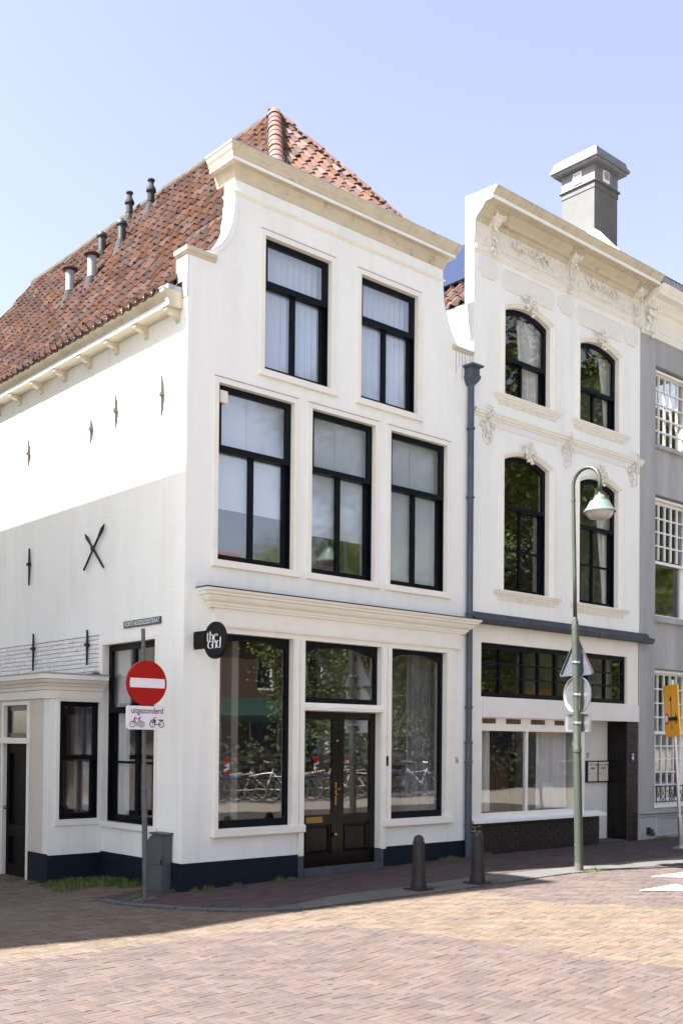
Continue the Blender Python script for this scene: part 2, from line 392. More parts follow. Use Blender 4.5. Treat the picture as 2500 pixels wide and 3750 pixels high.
LB, WB = .201, .067
def brick_template(l, w, h=.05, ch=.003, gap=.0045):
    a, b = l/2-gap/2, w/2-gap/2
    v = []
    for z, i in ((-h, 0), (-ch, 0), (0, ch)):
        v += [(-a+i, -b+i, z), (a-i, -b+i, z), (a-i, b-i, z), (-a+i, b-i, z)]
    f = [(8, 9, 10, 11)]
    for r in (0, 4):
        for k in range(4):
            l_ = (k+1) % 4; f.append((r+k, r+l_, r+l_+4, r+k+4))
    return np.array(v), f
def herring(x0, x1, y0, y1, L, w, ang, org):
    n = round(L/w); out = []
    ca, sa = math.cos(ang), math.sin(ang)
    R = max(abs(x1-org[0]), abs(x0-org[0]))+max(abs(y1-org[1]), abs(y0-org[1]))
    K = int(R/w)+4
    for m in range(-K, K):
        for j in range(-K//n-2, K//n+3):
            for kind in (0, 1):
                if kind == 0: cx, cy = m+2*n*j+n/2, m+.5
                else: cx, cy = m+2*n*j+.5, m+1+n/2
                cy = -cy
                X = org[0]+(cx*ca-cy*sa)*w; Y = org[1]+(cx*sa+cy*ca)*w
                if x0 < X < x1 and y0 < Y < y1: out.append((X, Y, ang+kind*PI/2))
    return out
def lay(host, items, tpl, m, nbig=300, name='brick', jz=.0022, jt=.006):
    """bricks: the nearest ones as objects sharing one mesh, the rest as one part"""
    tv, tf = tpl
    items = sorted(items, key=lambda t: (t[0]-CAM.x)**2+(t[1]-CAM.y)**2-(0 if inview((t[0], t[1], g(t[0])), -5, -5) else -1e4))
    me = bpy.data.meshes.new(name); me.from_pydata([tuple(p) for p in tv], [], tf); me.materials.append(m)
    vs_, fs_ = [], []
    for i, (x, y, a) in enumerate(items):
        z = g(x)+random.uniform(-jz, jz); rx, ry = random.gauss(0, jt), random.gauss(0, jt)
        a += random.gauss(0, .012)
        sl = .09/4.6 if 0 < x < 4.6 else (.06 if -1.333 < x <= 0 else 0)
        T = Matrix.Translation((x, y, z)) @ Matrix.Rotation(-math.atan(sl), 4, 'Y') @ Matrix.Rotation(a, 4, 'Z') @ Matrix.Rotation(rx, 4, 'X') @ Matrix.Rotation(ry*.4, 4, 'Y')
        if i < nbig:
            o = link(name, me, None, host); o.matrix_basis = T
        else:
            n = len(vs_)*len(tv); A = np.array(T)
            vs_.append(tv @ A[:3, :3].T+A[:3, 3]); fs_.extend([tuple(k+n for k in f) for f in tf])
    if vs_:
        me2 = bpy.data.meshes.new(name+'_field'); me2.from_pydata(np.concatenate(vs_).tolist(), [], fs_)
        link(name+'_field', me2, m, host, 'stuff')

def sheet(name, P, dz, m):
    bm = MB(); tri = geometry.tessellate_polygon([[Vector((a, b, 0)) for a, b in P]])
    bm.v = [(a, b, g(a)+dz) for a, b in P]; bm.f = [tuple(t) for t in tri]
    return part(name, bm, m, kind='structure')
def strip_sheet(name, x0, x1, y0, y1, dz, m):
    bm = MB(); xs_ = sorted({x0, -1.333, 0, 4.6, x1} & set([x for x in (x0, -1.333, 0, 4.6, x1) if x0 <= x <= x1]))
    for x in xs_: bm.v += [(x, y0, g(x)+dz), (x, y1, g(x)+dz)]
    for i in range(len(xs_)-1): bm.f.append((2*i, 2*i+2, 2*i+3, 2*i+1))
    return part(name, bm, m, kind='structure')

road = strip_sheet('road', -9, 16, -9.5, 12, -.003, JOINT)
allh = herring(-6, 16, -8.6, 8, LB, WB, math.radians(3), (-2, -6))
red, yel = [], []
for x, y, a in allh:
    if not inview((x, y, g(x))): continue
    if inpoly(x, y, PAVE) or inpoly(x, y, KPOLY) or y > -.02 and x > -.03: continue
    if x > -.9 and y > -.2 and x < .5 and y < .5: continue
    if x > -.76 and y > 1.85: continue
    if x > 0 and y > -2 : continue
    if inpoly(x, y, RED_L) or inpoly(x, y, RED_R): red.append((x, y, a))
    else: yel.append((x, y, a))
TPL = brick_template(LB, WB)
lay(road, red, TPL, REDB, 300, 'red_brick')
lay(road, yel, TPL, YELB, 300, 'yellow_brick')

pave = sheet('pavement', [(x, y) for x, y in PAVE], -.003, JOINT)
pv = []
r = 0; y = -2.9
while y < .6:
    off = (r % 2)*LB/2; x = -1+off
    while x < 14:
        if inview((x, y, g(x))) and inpoly(x, y, PAVE): pv.append((x, y, 0))
        x += LB
    y += WB; r += 1
lay(pave, pv, TPL, PAVB, 300, 'paving_brick')

kerb = sheet('kerb', KPOLY, .001, JOINT)
def resample(P, step):
    out = [Vector(P[0])]; acc = 0
    for i in range(len(P)-1):
        a, b = Vector(P[i]), Vector(P[i+1]); n = max(1, int((b-a).length/step))
        for k in range(1, n+1): out.append(a.lerp(b, k/n))
    return out
ko, ki = [], []
for i in range(len(KO)-1):
    n = max(1, round((Vector(KO[i+1])-Vector(KO[i])).length/.8))
    for k in range(n):
        ko.append(Vector(KO[i]).lerp(Vector(KO[i+1]), k/n)); ki.append(Vector(KI[i]).lerp(Vector(KI[i+1]), k/n))
ko.append(Vector(KO[-1])); ki.append(Vector(KI[-1]))
for i in range(len(ko)-1):
    a, b, c, d = ko[i], ko[i+1], ki[i+1], ki[i]
    ctr = (a+b+c+d)/4
    q = [p+(ctr-p).normalized()*.006 for p in (a, b, c, d)]
    sm = MB(); dz = random.uniform(0, .006)
    for zz, s in ((-.1, 1), (.004+dz, 1), (.010+dz, .985)):
        for p in q:
            pp = ctr+(p-ctr)*s; sm.v.append((pp.x, pp.y, g(pp.x)+zz))
    sm.f = [(8, 9, 10, 11)]+[(r_+k, r_+(k+1) % 4, r_+(k+1) % 4+4, r_+k+4) for r_ in (0, 4) for k in range(4)]
    part('kerb_stone', sm, KERB if ctr.x > .25 else BSTONE, kerb)

# give-way triangles painted on the road
for P, lab in (([(3.80, -3.60), (4.55, -3.62), (4.28, -4.10)], 'nearer white painted give-way triangle on the red brick road'),
               ([(4.92, -3.05), (5.68, -3.06), (5.42, -3.53)], 'farther white painted give-way triangle on the red brick road')):
    tm = MB(); tm.v = [(x, y, g(x)+z) for z in (.0105, .013) for x, y in P]
    tm.f = [(0, 2, 1), (3, 4, 5), (0, 1, 4, 3), (1, 2, 5, 4), (2, 0, 3, 5)]
    solo('road_marking', tm, PAINTW, lab, 'road marking', 'give-way triangles on the road')
# grass growing along the walls
def tufts(spots, name, hmax, label):
    gb = MB()
    for x, y, r, n in spots:
        for _ in range(n):
            a = random.uniform(0, 2*PI); q = r*math.sqrt(random.random())
            X, Y = x+q*math.cos(a)*1.4, y+q*math.sin(a)*.7
            if X > -.01 and Y > -.015: continue
            if X > -.745 and Y > 1.865: continue
            h = hmax*random.uniform(.3, 1)*(1-.5*q/r); b = random.uniform(0, 2*PI); w = .004
            dx, dy = math.cos(b)*h*.5, math.sin(b)*h*.5
            z = g(X)-.005
            px, py = -math.sin(b)*w, math.cos(b)*w
            gb.add([(X-px, Y-py, z), (X+px, Y+py, z), (X+dx*.35+px*.7, Y+dy*.35+py*.7, z+h*.6), (X+dx*.35-px*.7, Y+dy*.35-py*.7, z+h*.6), (X+dx, Y+dy, z+h)], [(0, 1, 2, 3), (3, 2, 4)])
    o = link(name, gb.mesh(name, recalc=False), GRASS, None, 'stuff'); o['label'] = label
tufts([(-.45, 1.55, .33, 900), (-.2, 1.2, .25, 700), (-.1, .85, .18, 500), (-.6, 1.75, .2, 500), (-.65, 1.25, .25, 350)], 'grass', .115, 'long green grass growing at the foot of the navy plinth')
tufts([(-.85, 2.05, .08, 60), (-.9, 2.5, .07, 50), (-.62, -.2, .07, 40), (-.45, .15, .06, 40), (-.05, .1, .06, 40), (.15, -.05, .05, 40), (.35, -.04, .07, 60), (.75, -.03, .06, 40), (1.45, -.06, .14, 160), (4.45, -.06, .14, 260), (5.3, -.06, .1, 80), (4.72, -2.25, .08, 70), (4.95, -2.2, .09, 90), (10.0, -.1, .2, 200)],
      'weeds', .09, 'small green weeds in the paving joints')
# ================================================================== helpers for buildings
def arc_top(u0, u1, v, rise, n=10):
    if rise <= 0: return [(u1, v), (u0, v)]
    w = (u1-u0)/2; R_ = (w*w+rise*rise)/(2*rise); a = math.asin(w/R_); c = (u0+u1)/2
    return [(c+R_*math.sin(a-2*a*i/n), v+rise-R_+R_*math.cos(a-2*a*i/n)) for i in range(n+1)]
def outline(u0, u1, v0, v1, rise=0): return [(u0, v0), (u1, v0)]+arc_top(u0, u1, v1, rise)
def rect(u0, u1, v0, v1): return [(u0, v0), (u1, v0), (u1, v1), (u0, v1)]
def curtain(name, u0, u1, v0, v1, d, mp, m, folds, amp, label, group=None, taper=0, cat='curtain', sharp=False, thick=.012):
    b = MB(); n = folds*6
    for side in (0, thick):
        for i in range(n+1):
            t = i/n
            w = (abs((t*folds*2) % 2-1)-.5)*2 if sharp else math.sin(t*folds*2*PI)+.3*math.sin(t*folds*4.7*PI+1)
            for q in (0, .5, 1):
                uu = u0+(u1-u0)*(t*(1-taper*(1-q)) if taper >= 0 else 1-(1-t)*(1+taper*(1-q)))
                b.v.append(mp(uu, d+side+amp*w*(1-.3*q), v1+(v0-v1)*(1-q)))
    st = (n+1)*3
    for i in range(n):
        for q in (0, 1):
            a = i*3+q; b.f.append((a, a+3, a+4, a+1)); b.f.append((st+a, st+a+1, st+a+4, st+a+3))
    for i in (0, n):
        for q in (0, 1): a = i*3+q; b.f.append((a, a+1, st+a+1, st+a))
    for i in range(n):
        for q in (0, 2): a = i*3+q; b.f.append((a, a+3, st+a+3, st+a))
    return solo(name, b, m, label, cat, group, smooth=(False if sharp else True))

def window(house, u0, u1, v0, v1, mp, split, d=.06, fw=.072, mull=.07, bars=(), rise=0, top_mull=0, glass=None, sashm=None, jamb=.02,
           surround=None, sur_m=None, sill=None, sill_m=None, rows_top=0, cols=0, rows_bot=0, thin=.022, name='window'):
    glass = glass or GLASS; sashm = sashm or SASH
    j = MB(); j.poly(outline(u0, u1, v0, v1, rise), [outline(u0+jamb, u1-jamb, v0+jamb, v1-jamb, rise)], d+.005, d+.115, mp)
    w = part(name, j, sashm, house)
    e = jamb-.004
    # upper sash
    ub0, ub1 = split-.035, v1-e
    a0, a1 = u0+e, u1-e
    def lights(x0, x1, z0, z1, nc, nr, t, rz=0):
        H = []
        for i in range(nc):
            for k in range(nr):
                xa = x0+(x1-x0)*i/nc+(t/2 if i else 0); xb = x0+(x1-x0)*(i+1)/nc-(t/2 if i < nc-1 else 0)
                za = z0+(z1-z0)*k/nr+(t/2 if k else 0); zb = z0+(z1-z0)*(k+1)/nr-(t/2 if k < nr-1 else 0)
                H.append((xa, xb, za, zb, rz if k == nr-1 else 0))
        return H
    nc = cols or (2 if top_mull else 1); nr = rows_top or 1
    tk = thin if cols else (top_mull or thin)
    HU = lights(a0+fw, a1-fw, ub0+fw, ub1-fw*.9, nc, nr, tk, rise)
    up = MB(); up.poly(outline(a0, a1, ub0, ub1, rise), [outline(*h) for h in HU], d, d+.045, mp)
    part('upper_sash', up, sashm, w)
    lb0, lb1 = v0+e, split+.03
    nc2 = cols or (2 if mull else 1); tk2 = thin if cols else (mull or thin)
    if bars:
        zs = [lb0+fw*1.1]+list(bars)+[lb1-fw]
        HL = []
        for i in range(len(zs)-1):
            for h in lights(a0+fw, a1-fw, zs[i]+(.015 if i else 0), zs[i+1]-(.015 if i < len(zs)-2 else 0), 2, 1, mull): HL.append(h)
    else: HL = lights(a0+fw, a1-fw, lb0+fw*1.1, lb1-fw*.9, nc2, rows_bot or 1, tk2)
    lo = MB(); lo.poly(rect(a0, a1, lb0, lb1), [outline(*h) for h in HL], d+.055, d+.1, mp)
    part('lower_sash', lo, sashm, w)
    for H, dd in ((HU, d+.02), (HL, d+.075)):
        for h in H:
            p = MB(); x0, x1, z0, z1, rz = h
            p.poly(outline(x0-.004, x1+.004, z0-.004, z1+.004, rz), [], dd, dd+.006, mp); part('pane', p, glass, w)
    if surround:
        s = MB(); o = surround
        s.poly(outline(u0-o, u1+o, v0-.01, v1+o, rise), [outline(u0+.003, u1-.003, v0+.003, v1-.003, rise)], -.016, d+.02, mp)
        part('surround', s, sur_m or CREAM, w)
        if mp is FR:
            s = MB(); s.box(u0-o, u1+o, -.019, .004, v1+o, v1+o+.007, mp); part('ledge_dirt', s, DIRT, w)
    if sill:
        s = MB(); s.box(u0-sill[0], u1+sill[1], -sill[3], d+.06, v0-sill[2], v0+.006, mp); part('sill', s, sill_m or CREAM, w, bevel=.004)
    return w

# ================================================================== corner house
H1 = thing('corner_house', 'white gabled corner house with red tiled roof and dark sash windows', 'house', (2.4, 0, 0))
def curve_l():
    return [(.655, 8.27), (.645, 8.10), (.612, 7.95), (.55, 7.80), (.46, 7.67), (.34, 7.565), (.21, 7.51), (.12, 7.49)]
out1 = [(0, -.3), (1.72, -.3), (1.72, .65), (.42, .65), (.42, 3.12), (4.60, 3.12), (4.60, .65), (3.2, .65), (3.2, -.3), (4.955, -.3), (4.955, 7.49), (4.64, 7.50),
        (4.56, 7.57), (4.46, 7.72), (4.385, 7.9), (4.335, 8.08), (4.315, 8.27), (4.315, 8.86), (.655, 8.86)]+curve_l()+[(0, 7.485)]
ROW1 = [(.445, 1.605), (1.893, 3.012), (3.295, 4.43)]
ROW2 = [(1.117, 2.205), (2.725, 3.81)]
hs = [rect(a, b, 3.895, 6.02) for a, b in ROW1]+[rect(a, b, 6.325, 8.0) for a, b in ROW2]
w = MB(); w.poly(out1, hs, 0, .22, FR)
part('front_wall', w, WHITE, H1)
# side wall: window, white painted brick strip left open for its bricks
w = MB(); w.poly(rect(.22, 12, -.4, 6.98), [rect(.60, 1.87, .70, 2.97), rect(1.985, 11, 2.5, 3.112)], 0, .22, SD)
part('side_wall', w, WHITE2, H1)
w = MB(); w.box(.028, .2, 1.985, 11, 2.5, 3.112)
bw = part('brick_strip', w, WMORT, H1)
bt, bf = [], None
z = 2.585; r = 0
meb = {}
def face_brick(host, x0, x1, z0, z1, d0, d1, mp, m, nm='brick'):
    b = MB(); c = .004
    j = lambda: random.uniform(-.0025, .0025)
    P = [(x0+j(), z0+j()), (x1+j(), z0+j()), (x1+j(), z1+j()), (x0+j(), z1+j())]
    cx, cz = (x0+x1)/2, (z0+z1)/2
    for d, s in ((d1, 0), (d0+c, 0), (d0, c*1.3)):
        for (a, e_) in P: b.v.append(mp(a+(s if a < cx else -s), d, e_+(s if e_ < cz else -s)))
    b.f = [(8, 9, 10, 11)]+[(q+k, q+(k+1) % 4, q+(k+1) % 4+4, q+k+4) for q in (0, 4) for k in range(4)]
    part(nm, b, m, host)
while z < 3.1:
    y = 1.995; first = True
    while y < 5.6:
        L_ = .2 if r % 3 else .1
        if first and r % 2: L_ = .1
        first = False
        face_brick(bw, y, y+L_-.008, z, z+.05, .003+random.uniform(0, .007), .04, SD, WBRICK)
        y += L_
    z += .0585; r += 1
w = MB(); w.box(4.735, 4.95, .22, 12, -.3, 7.0); w.box(.22, 4.735, 11.8, 12, -.3, 7)
part('rear_walls', w, WHITE2, H1)
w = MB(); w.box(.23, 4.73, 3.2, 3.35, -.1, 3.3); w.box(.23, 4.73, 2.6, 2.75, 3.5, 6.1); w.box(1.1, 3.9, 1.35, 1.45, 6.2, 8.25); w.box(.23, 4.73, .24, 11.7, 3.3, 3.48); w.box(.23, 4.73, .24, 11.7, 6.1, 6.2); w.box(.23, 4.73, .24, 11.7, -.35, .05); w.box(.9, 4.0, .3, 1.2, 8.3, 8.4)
part('interior_wall', w, ROOM, H1)

# plinths
w = MB(); w.box(-.012, 1.722, -.014, .0, -.3, .322); w.box(-.012, 0, 0, 1.868, -.4, .322)
part('plinth', w, NAVY, H1)
w = MB(); w.box(3.198, 4.95, -.014, .0, -.3, .332); part('plinth', w, NAVY, H1)
w = MB(); w.box(1.722, 1.80, -.034, .1, -.2, .30); part('door_stone', w, BSTONE, H1, bevel=.004)
w = MB(); w.box(3.14, 3.20, -.034, .1, -.2, .32); part('door_stone', w, BSTONE, H1, bevel=.004)
w = MB(); w.box(1.802, 3.138, -.05, .2, -.2, .128); part('doorstep', w, BSTONE, H1, bevel=.005)

# windows
for a, b in ROW1:
    window(H1, a, b, 3.895, 6.02, FR, 5.262, d=.055, surround=.062, sill=(.085, .09, .078, .045), mull=.072)
for a, b in ROW2:
    window(H1, a, b, 6.325, 8.0, FR, 7.44, d=.055, surround=.065, sill=(.085, .09, .078, .045), mull=.072)
window(H1, .60, 1.87, .70, 2.97, SD, 2.13, d=.075, surround=.05, sill=(.09, .04, .06, .03), mull=.08, top_mull=.07, bars=(1.465,))
# small grille in the top left window
gv = MB(); gv.box(.49, .60, .02, .05, 5.80, 5.945)
grille = part('window_vent', gv, CREAM, H1, bevel=.003)
for k in range(5):
    s = MB(); s.box(.50, .59, .012, .022, 5.815+k*.026, 5.829+k*.026); part('vent_slat', s, CREAM, grille)

# shop front
w = MB()
w.poly([(.42, .65), (1.722, .65), (1.722, .30), (1.80, .30), (1.80, 2.14), (3.14, 2.14), (3.14, .32), (3.198, .32), (3.198, .65), (4.60, .65), (4.60, 3.12), (.42, 3.12)],
       [rect(.488, 1.61, .70, 3.035), rect(3.333, 4.432, .70, 3.035), rect(1.80, 3.14, 2.245, 3.035)], -.03, .12, FR)
shop = part('shop_front', w, CREAM, H1)
for a, b in ((1.625, 1.70), (1.715, 1.79), (3.155, 3.23), (3.245, 3.32), (.43, .478), (4.44, 4.50)):
    s = MB(); z0 = .70 if a < 1.7 or a > 3.24 else .31
    s.box(a, b, -.044, -.03, z0, 3.03); part('pilaster_strip', s, CREAM, shop)
s = MB(); s.sweep([(1.77, 0), (3.17, 0)], [(.028, 2.14), (.055, 2.15), (.06, 2.19), (.04, 2.2), (.036, 2.235), (.028, 2.245)]); part('transom_moulding', s, CREAM, shop)
for a, b in ((.40, 1.80), (3.162, 4.56)):
    s = MB(); s.box(a, b, -.075, .11, .607, .698); part('shop_sill', s, CREAM, H1, bevel=.005)
def shop_pane(x0, x1, z0, z1, d, fw, bot, arch=.09):
    f = MB(); hole = [(x0+fw, z0+bot), (x1-fw, z0+bot)]+arc_top(x0+fw, x1-fw, z1-.05-arch, arch)
    f.poly(rect(x0, x1, z0, z1), [hole], d, d+.05, FR)
    o = part('shop_window', f, SASH, H1)
    p = MB(); p.poly([(x0+fw-.004, z0+bot-.004), (x1-fw+.004, z0+bot-.004)]+arc_top(x0+fw-.004, x1-fw+.004, z1-.046-arch, arch), [], d+.022, d+.03, FR)
    part('pane', p, GLASSW, o)
shop_pane(.49, 1.608, .70, 3.033, .06, .055, .09)
shop_pane(3.335, 4.43, .70, 3.033, .06, .055, .09)
shop_pane(1.802, 3.138, 2.247, 3.033, .06, .05, .07, .10)
# double door
for k, (a, b) in enumerate(((1.803, 2.468), (2.472, 3.137))):
    f = MB(); f.poly(rect(a, b, .13, 2.136), [rect(a+.10, b-.10, .80, 2.04), rect(a+.10, b-.10, .29, .68)], .085, .13, FR)
    dr = part('door', f, DOOR, H1)
    p = MB(); p.box(a+.097, b-.097, .1, .106, .797, 2.043, FR); part('pane', p, GLASSW, dr)
    p = MB(); p.box(a+.1, b-.1, .112, .125, .29, .68, FR)
    p.sweep([(a+.12, .31), (b-.12, .31), (b-.12, .66), (a+.12, .66)], [(0, .112), (0, .085), (-.02, .08), (-.03, .1), (-.03, .112)], lambda u, v, c: (u, c, v), closed=True)
    part('door_panel', p, DOOR, dr)
    if k == 0:
        p = MB(); p.box(a+.12, a+.40, .075, .086, .70, .775, FR); lt = part('letter_slot', p, BRASS, dr, bevel=.003)
        p = MB(); p.box(a+.15, a+.37, .070, .076, .72, .755, FR); part('letter_flap', p, BRASS, lt)
        p = MB(); p.box(2.405, 2.435, .068, .086, .92, 1.22, FR); p.ball((2.42, .06, 1.06), .022); h_ = part('door_handle', p, BRASS, dr)
        p = MB(); p.tube([(2.42, .075, 1.13), (2.42, .035, 1.13), (2.47, .032, 1.13)], .012); part('handle_grip', p, BRASS, h_)
        p = MB(); p.ball((2.44, .07, 1.76), .022, 1, .6, 1); part('door_lock', p, BRASS, dr, smooth=True)
        p = MB(); p.ball((2.42, .06, .53), .03, 1, .8, 1); part('door_knob', p, BRASS, dr, smooth=True)
p = MB(); p.box(3.225, 3.25, -.06, -.044, 1.43, 1.56); solo('doorbell', p, SIGNB, 'small black doorbell on the cream shop pilaster', 'doorbell')
# fascia and cornice of the shop
s = MB(); s.poly(rect(.41, 4.72, 3.12, 3.335), [], -.035, .02, FR); part('shop_fascia', s, CREAM, H1)
s = MB(); s.sweep([(.575, -.035), (4.72, -.035)], [(0, 3.10), (.02, 3.10), (.025, 3.125), (.012, 3.135), (.012, 3.15), (0, 3.155)]); part('fascia_moulding', s, CREAM, H1)
prof = [(0, 3.325), (.03, 3.325), (.035, 3.35), (.05, 3.355), (.06, 3.385), (.075, 3.39), (.10, 3.41), (.115, 3.435), (.12, 3.46), (.16, 3.465), (.165, 3.485), (.19, 3.505), (.20, 3.53), (0, 3.55)]
s = MB(); s.sweep([(.36, .02), (.36, -.035), (4.76, -.035), (4.76, .02)], prof); part('shop_cornice', s, CREAM, H1)
s = MB(); s.sweep([(.36, .0), (.36, -.035), (4.76, -.035), (4.76, .0)], [(-.03, 3.552), (.205, 3.532), (.208, 3.535), (.208, 3.545), (-.03, 3.575)]); part('lead_flashing', s, LEAD, H1)

# crowning cornice with return on the left
CP = [(0, 8.535), (.012, 8.54), (.02, 8.565), (.03, 8.60), (.036, 8.612), (.045, 8.65), (.055, 8.688), (.122, 8.69), (.124, 8.738), (.137, 8.742), (.145, 8.77), (.165, 8.80), (.180, 8.84), (.190, 8.852), (.191, 8.876), (0, 8.884)]
cpath = [(.655, .36), (.655, 0), (4.315, 0), (4.315, .3)]
s = MB(); s.sweep(cpath, CP)
part('roof_cornice', s, CORN, H1)
s = MB(); s.sweep([(.655, .355), (.655, 0), (4.315, 0), (4.315, .295)], [(.121, 8.693), (.128, 8.693), (.128, 8.735), (.121, 8.735)]); part('fascia_band', s, WHITE, H1)
s = MB(); s.sweep([(.655, .358), (.655, 0), (4.315, 0), (4.315, .298)], [(.05, 8.884), (.193, 8.8775), (.195, 8.881), (.05, 8.889)]); part('gutter_edge', s, ZINCL, H1)
s = MB(); s.sweep([(.655, .22), (.655, 0), (4.315, 0), (4.315, .2)], [(0, 8.35), (.012, 8.35), (.016, 8.366), (.026, 8.37), (.03, 8.386), (.012, 8.392), (0, 8.394)])
part('frieze_moulding', s, CREAM, H1)
# raised rim along the scroll of the gable, white flank and shoulder stones
s = MB(); s.sweep(curve_l(), [(.0, -.012), (-.055, -.012), (-.055, 0), (0, 0)], lambda a, b, c: (a, c, b)); part('gable_rim', s, WHITE2, H1)
s = MB(); s.sweep(curve_l(), [(.001, -.014), (.008, -.014), (.008, .235), (.001, .235)], lambda a, b, c: (a, c, b)); part('gable_flashing', s, ZINCL, H1)
cr = [(4.64, 7.50), (4.56, 7.57), (4.46, 7.72), (4.385, 7.9), (4.335, 8.08), (4.315, 8.27), (4.315, 8.36)]
s = MB(); s.sweep(cr, [(.0, -.012), (-.055, -.012), (-.055, 0), (0, 0)], lambda a, b, c: (a, c, b)); part('gable_rim', s, WHITE2, H1)
s = MB(); s.sweep(cr, [(.001, -.014), (.008, -.014), (.008, .235), (.001, .235)], lambda a, b, c: (a, c, b)); part('gable_flashing', s, LEAD, H1)
s = MB(); s.sweep([(-.001, .24), (-.001, 0), (.38, 0)], [(0, 7.42), (.012, 7.425), (.03, 7.45), (.045, 7.455), (.05, 7.50), (-.02, 7.515), (-.02, 7.42)]); part('shoulder_moulding', s, CORN, H1)
s = MB(); s.sweep([(4.52, 0), (4.955, 0)], [(0, 7.44), (.02, 7.445), (.04, 7.47), (.05, 7.475), (.05, 7.50), (-.02, 7.515), (-.02, 7.44)]); part('shoulder_moulding', s, CORN, H1)
s = MB(); s.box(-.012, 0, -.006, .235, 6.93, 7.42); s.box(-.20, -.012, .105, .30, 6.94, 7.05); part('shoulder_lead', s, ZINCL, H1)

for x, z0 in ((4.60, 7.12), (4.67, 7.22), (4.73, 7.05), (4.80, 7.27), (4.90, 7.28)):
    s = MB(); s.box(x, x+.009, -.0016, 0, z0, 7.44); part('drip_stain', s, DRIP, H1)
# eave along the side wall
EP = [(0, 6.80), (.195, 6.80), (.197, 6.862), (.205, 6.866), (.215, 6.905), (.24, 6.935), (.262, 6.95), (.268, 6.985), (.268, 6.992), (0, 6.992)]
s = MB(); s.sweep([(0, 12), (0, .10)], EP); part('eave_gutter', s, CORN, H1)
s = MB(); s.sweep([(0, 12), (0, .096)], [(.195, 6.803), (.202, 6.803), (.202, 6.859), (.195, 6.859)]); part('eave_band', s, WHITE, H1)
s = MB(); s.sweep([(0, 12), (0, .094)], [(.262, 6.988), (.275, 6.988), (.275, 6.998), (.262, 6.998)]); part('gutter_edge', s, ZINCL, H1)
for k in range(12):
    yc = .19+k*.705
    s = MB(); pr = [(0, 6.80), (.185, 6.80), (.185, 6.775), (.16, 6.765), (.135, 6.745), (.09, 6.735), (.06, 6.72), (.05, 6.70), (.02, 6.69), (.015, 6.665), (0, 6.66)]
    s.poly([(-a, b) for a, b in pr], [], yc-.04, yc+.04, lambda a, d, b: (a, d, b)); part('eave_bracket', s, CORN, H1)
# iron wall anchors
for (y, zt, zm, zb) in ((.505, 6.11, 5.89, 5.63), (1.60, 6.135, 5.944, 5.716), (2.24, 5.97, 5.845, 5.657), (4.09, 6.08, 5.88, 5.70), (4.02, 4.495, 4.265, 3.962), (3.855, 3.255, 3.036, 2.72), (2.27, 3.195, 2.995, 2.73)):
    s = MB(); t = -.018
    s.add([(-.012, y-.006, zt), (-.012, y+.006, zt), (-.012, y-.02, zm+.05), (-.012, y+.02, zm+.05), (-.012, y-.02, zm-.05), (-.012, y+.02, zm-.05), (-.012, y-.006, zb), (-.012, y+.006, zb)]+
          [(-.034, y-.004, zt), (-.034, y+.004, zt), (-.034, y-.012, zm+.05), (-.034, y+.012, zm+.05), (-.034, y-.012, zm-.05), (-.034, y+.012, zm-.05), (-.034, y-.004, zb), (-.034, y+.004, zb)],
          [(0, 1, 3, 2), (2, 3, 5, 4), (4, 5, 7, 6), (8, 10, 11, 9), (10, 12, 13, 11), (12, 14, 15, 13), (0, 2, 10, 8), (2, 4, 12, 10), (4, 6, 14, 12), (1, 9, 11, 3), (3, 11, 13, 5), (5, 13, 15, 7), (0, 8, 9, 1), (6, 7, 15, 14)])
    s.box(-.055, .002, y-.025, y+.025, zm-.02, zm+.02)
    part('wall_anchor', s, IRONR if zt > 5 else IRON, H1)
s = MB()
for p0, p1, wd in (((1.835, 4.53), (2.37, 3.99), .03), ((2.355, 4.47), (1.85, 3.97), .028)):
    a, b = Vector((-.03, *p0)), Vector((-.03, *p1)); pts = [a, a.lerp(b, .12), a.lerp(b, .3), a.lerp(b, .5), a.lerp(b, .8), b]
    s.tube(pts, [.006, .026, .016, .016, .016, .014], 6)
s.ball((-.045, 2.112, 4.245), .042, .6, 1, 1)
part('crossed_anchor', s, IRON, H1)

# roof --------------------------------------------------------------
EX, EZ, KX, KZ, SL, SK = -.2, 6.96, .42, 7.52, 1.545, .903         # eave, kick in the slope, steep and flat pitch
RX, RZ = 2.5, 7.52+1.545*2.08                                       # ridge
FZ0, FS = 8.86, (RZ-8.86)/1.62                                     # front slope: z = FZ0 + FS*y
RY0, RY1 = 1.62, 9.25
BS = 1.5
XS = lambda z: KX+(z-KZ)/SL if z > KZ else EX+(z-EZ)/SK
ZS = lambda x: KZ+(x-KX)*SL if x > KX else EZ+(x-EX)*SK
s = MB()
fy = -.02; fz = FZ0+FS*fy; fxl = XS(fz)
for mir in (0, 1):
    X = (lambda x: 2*RX-x) if mir else (lambda x: x)
    P = [(X(EX), .225, EZ), (X(KX), .225, KZ), (X(fxl), .225, fz), (X(fxl), fy, fz), (RX, RY0, RZ), (RX, RY1, RZ), (X(EX), 12.4, EZ), (X(KX), 11.9, KZ)]
    s.add(P, [(0, 1, 7, 6), (1, 2, 3, 4, 5, 7)] if mir else [(6, 7, 1, 0), (7, 5, 4, 3, 2, 1)])
s.add([(fxl, fy, fz), (2*RX-fxl, fy, fz), (RX, RY0, RZ)], [(0, 1, 2)])
s.add([(EX, 12.4, EZ), (2*RX-EX, 12.4, EZ), (RX, RY1, RZ), (KX, 11.9, KZ), (2*RX-KX, 11.9, KZ)], [(0, 3, 4, 1), (3, 2, 4)])
s.add([(EX, .10, EZ), (-.004, .10, ZS(-.004)), (-.004, .225, ZS(-.004)), (EX, .225, EZ)], [(0, 1, 2, 3)])
roof = link('roof', s.mesh('roof', recalc=False), ROOFU, H1)
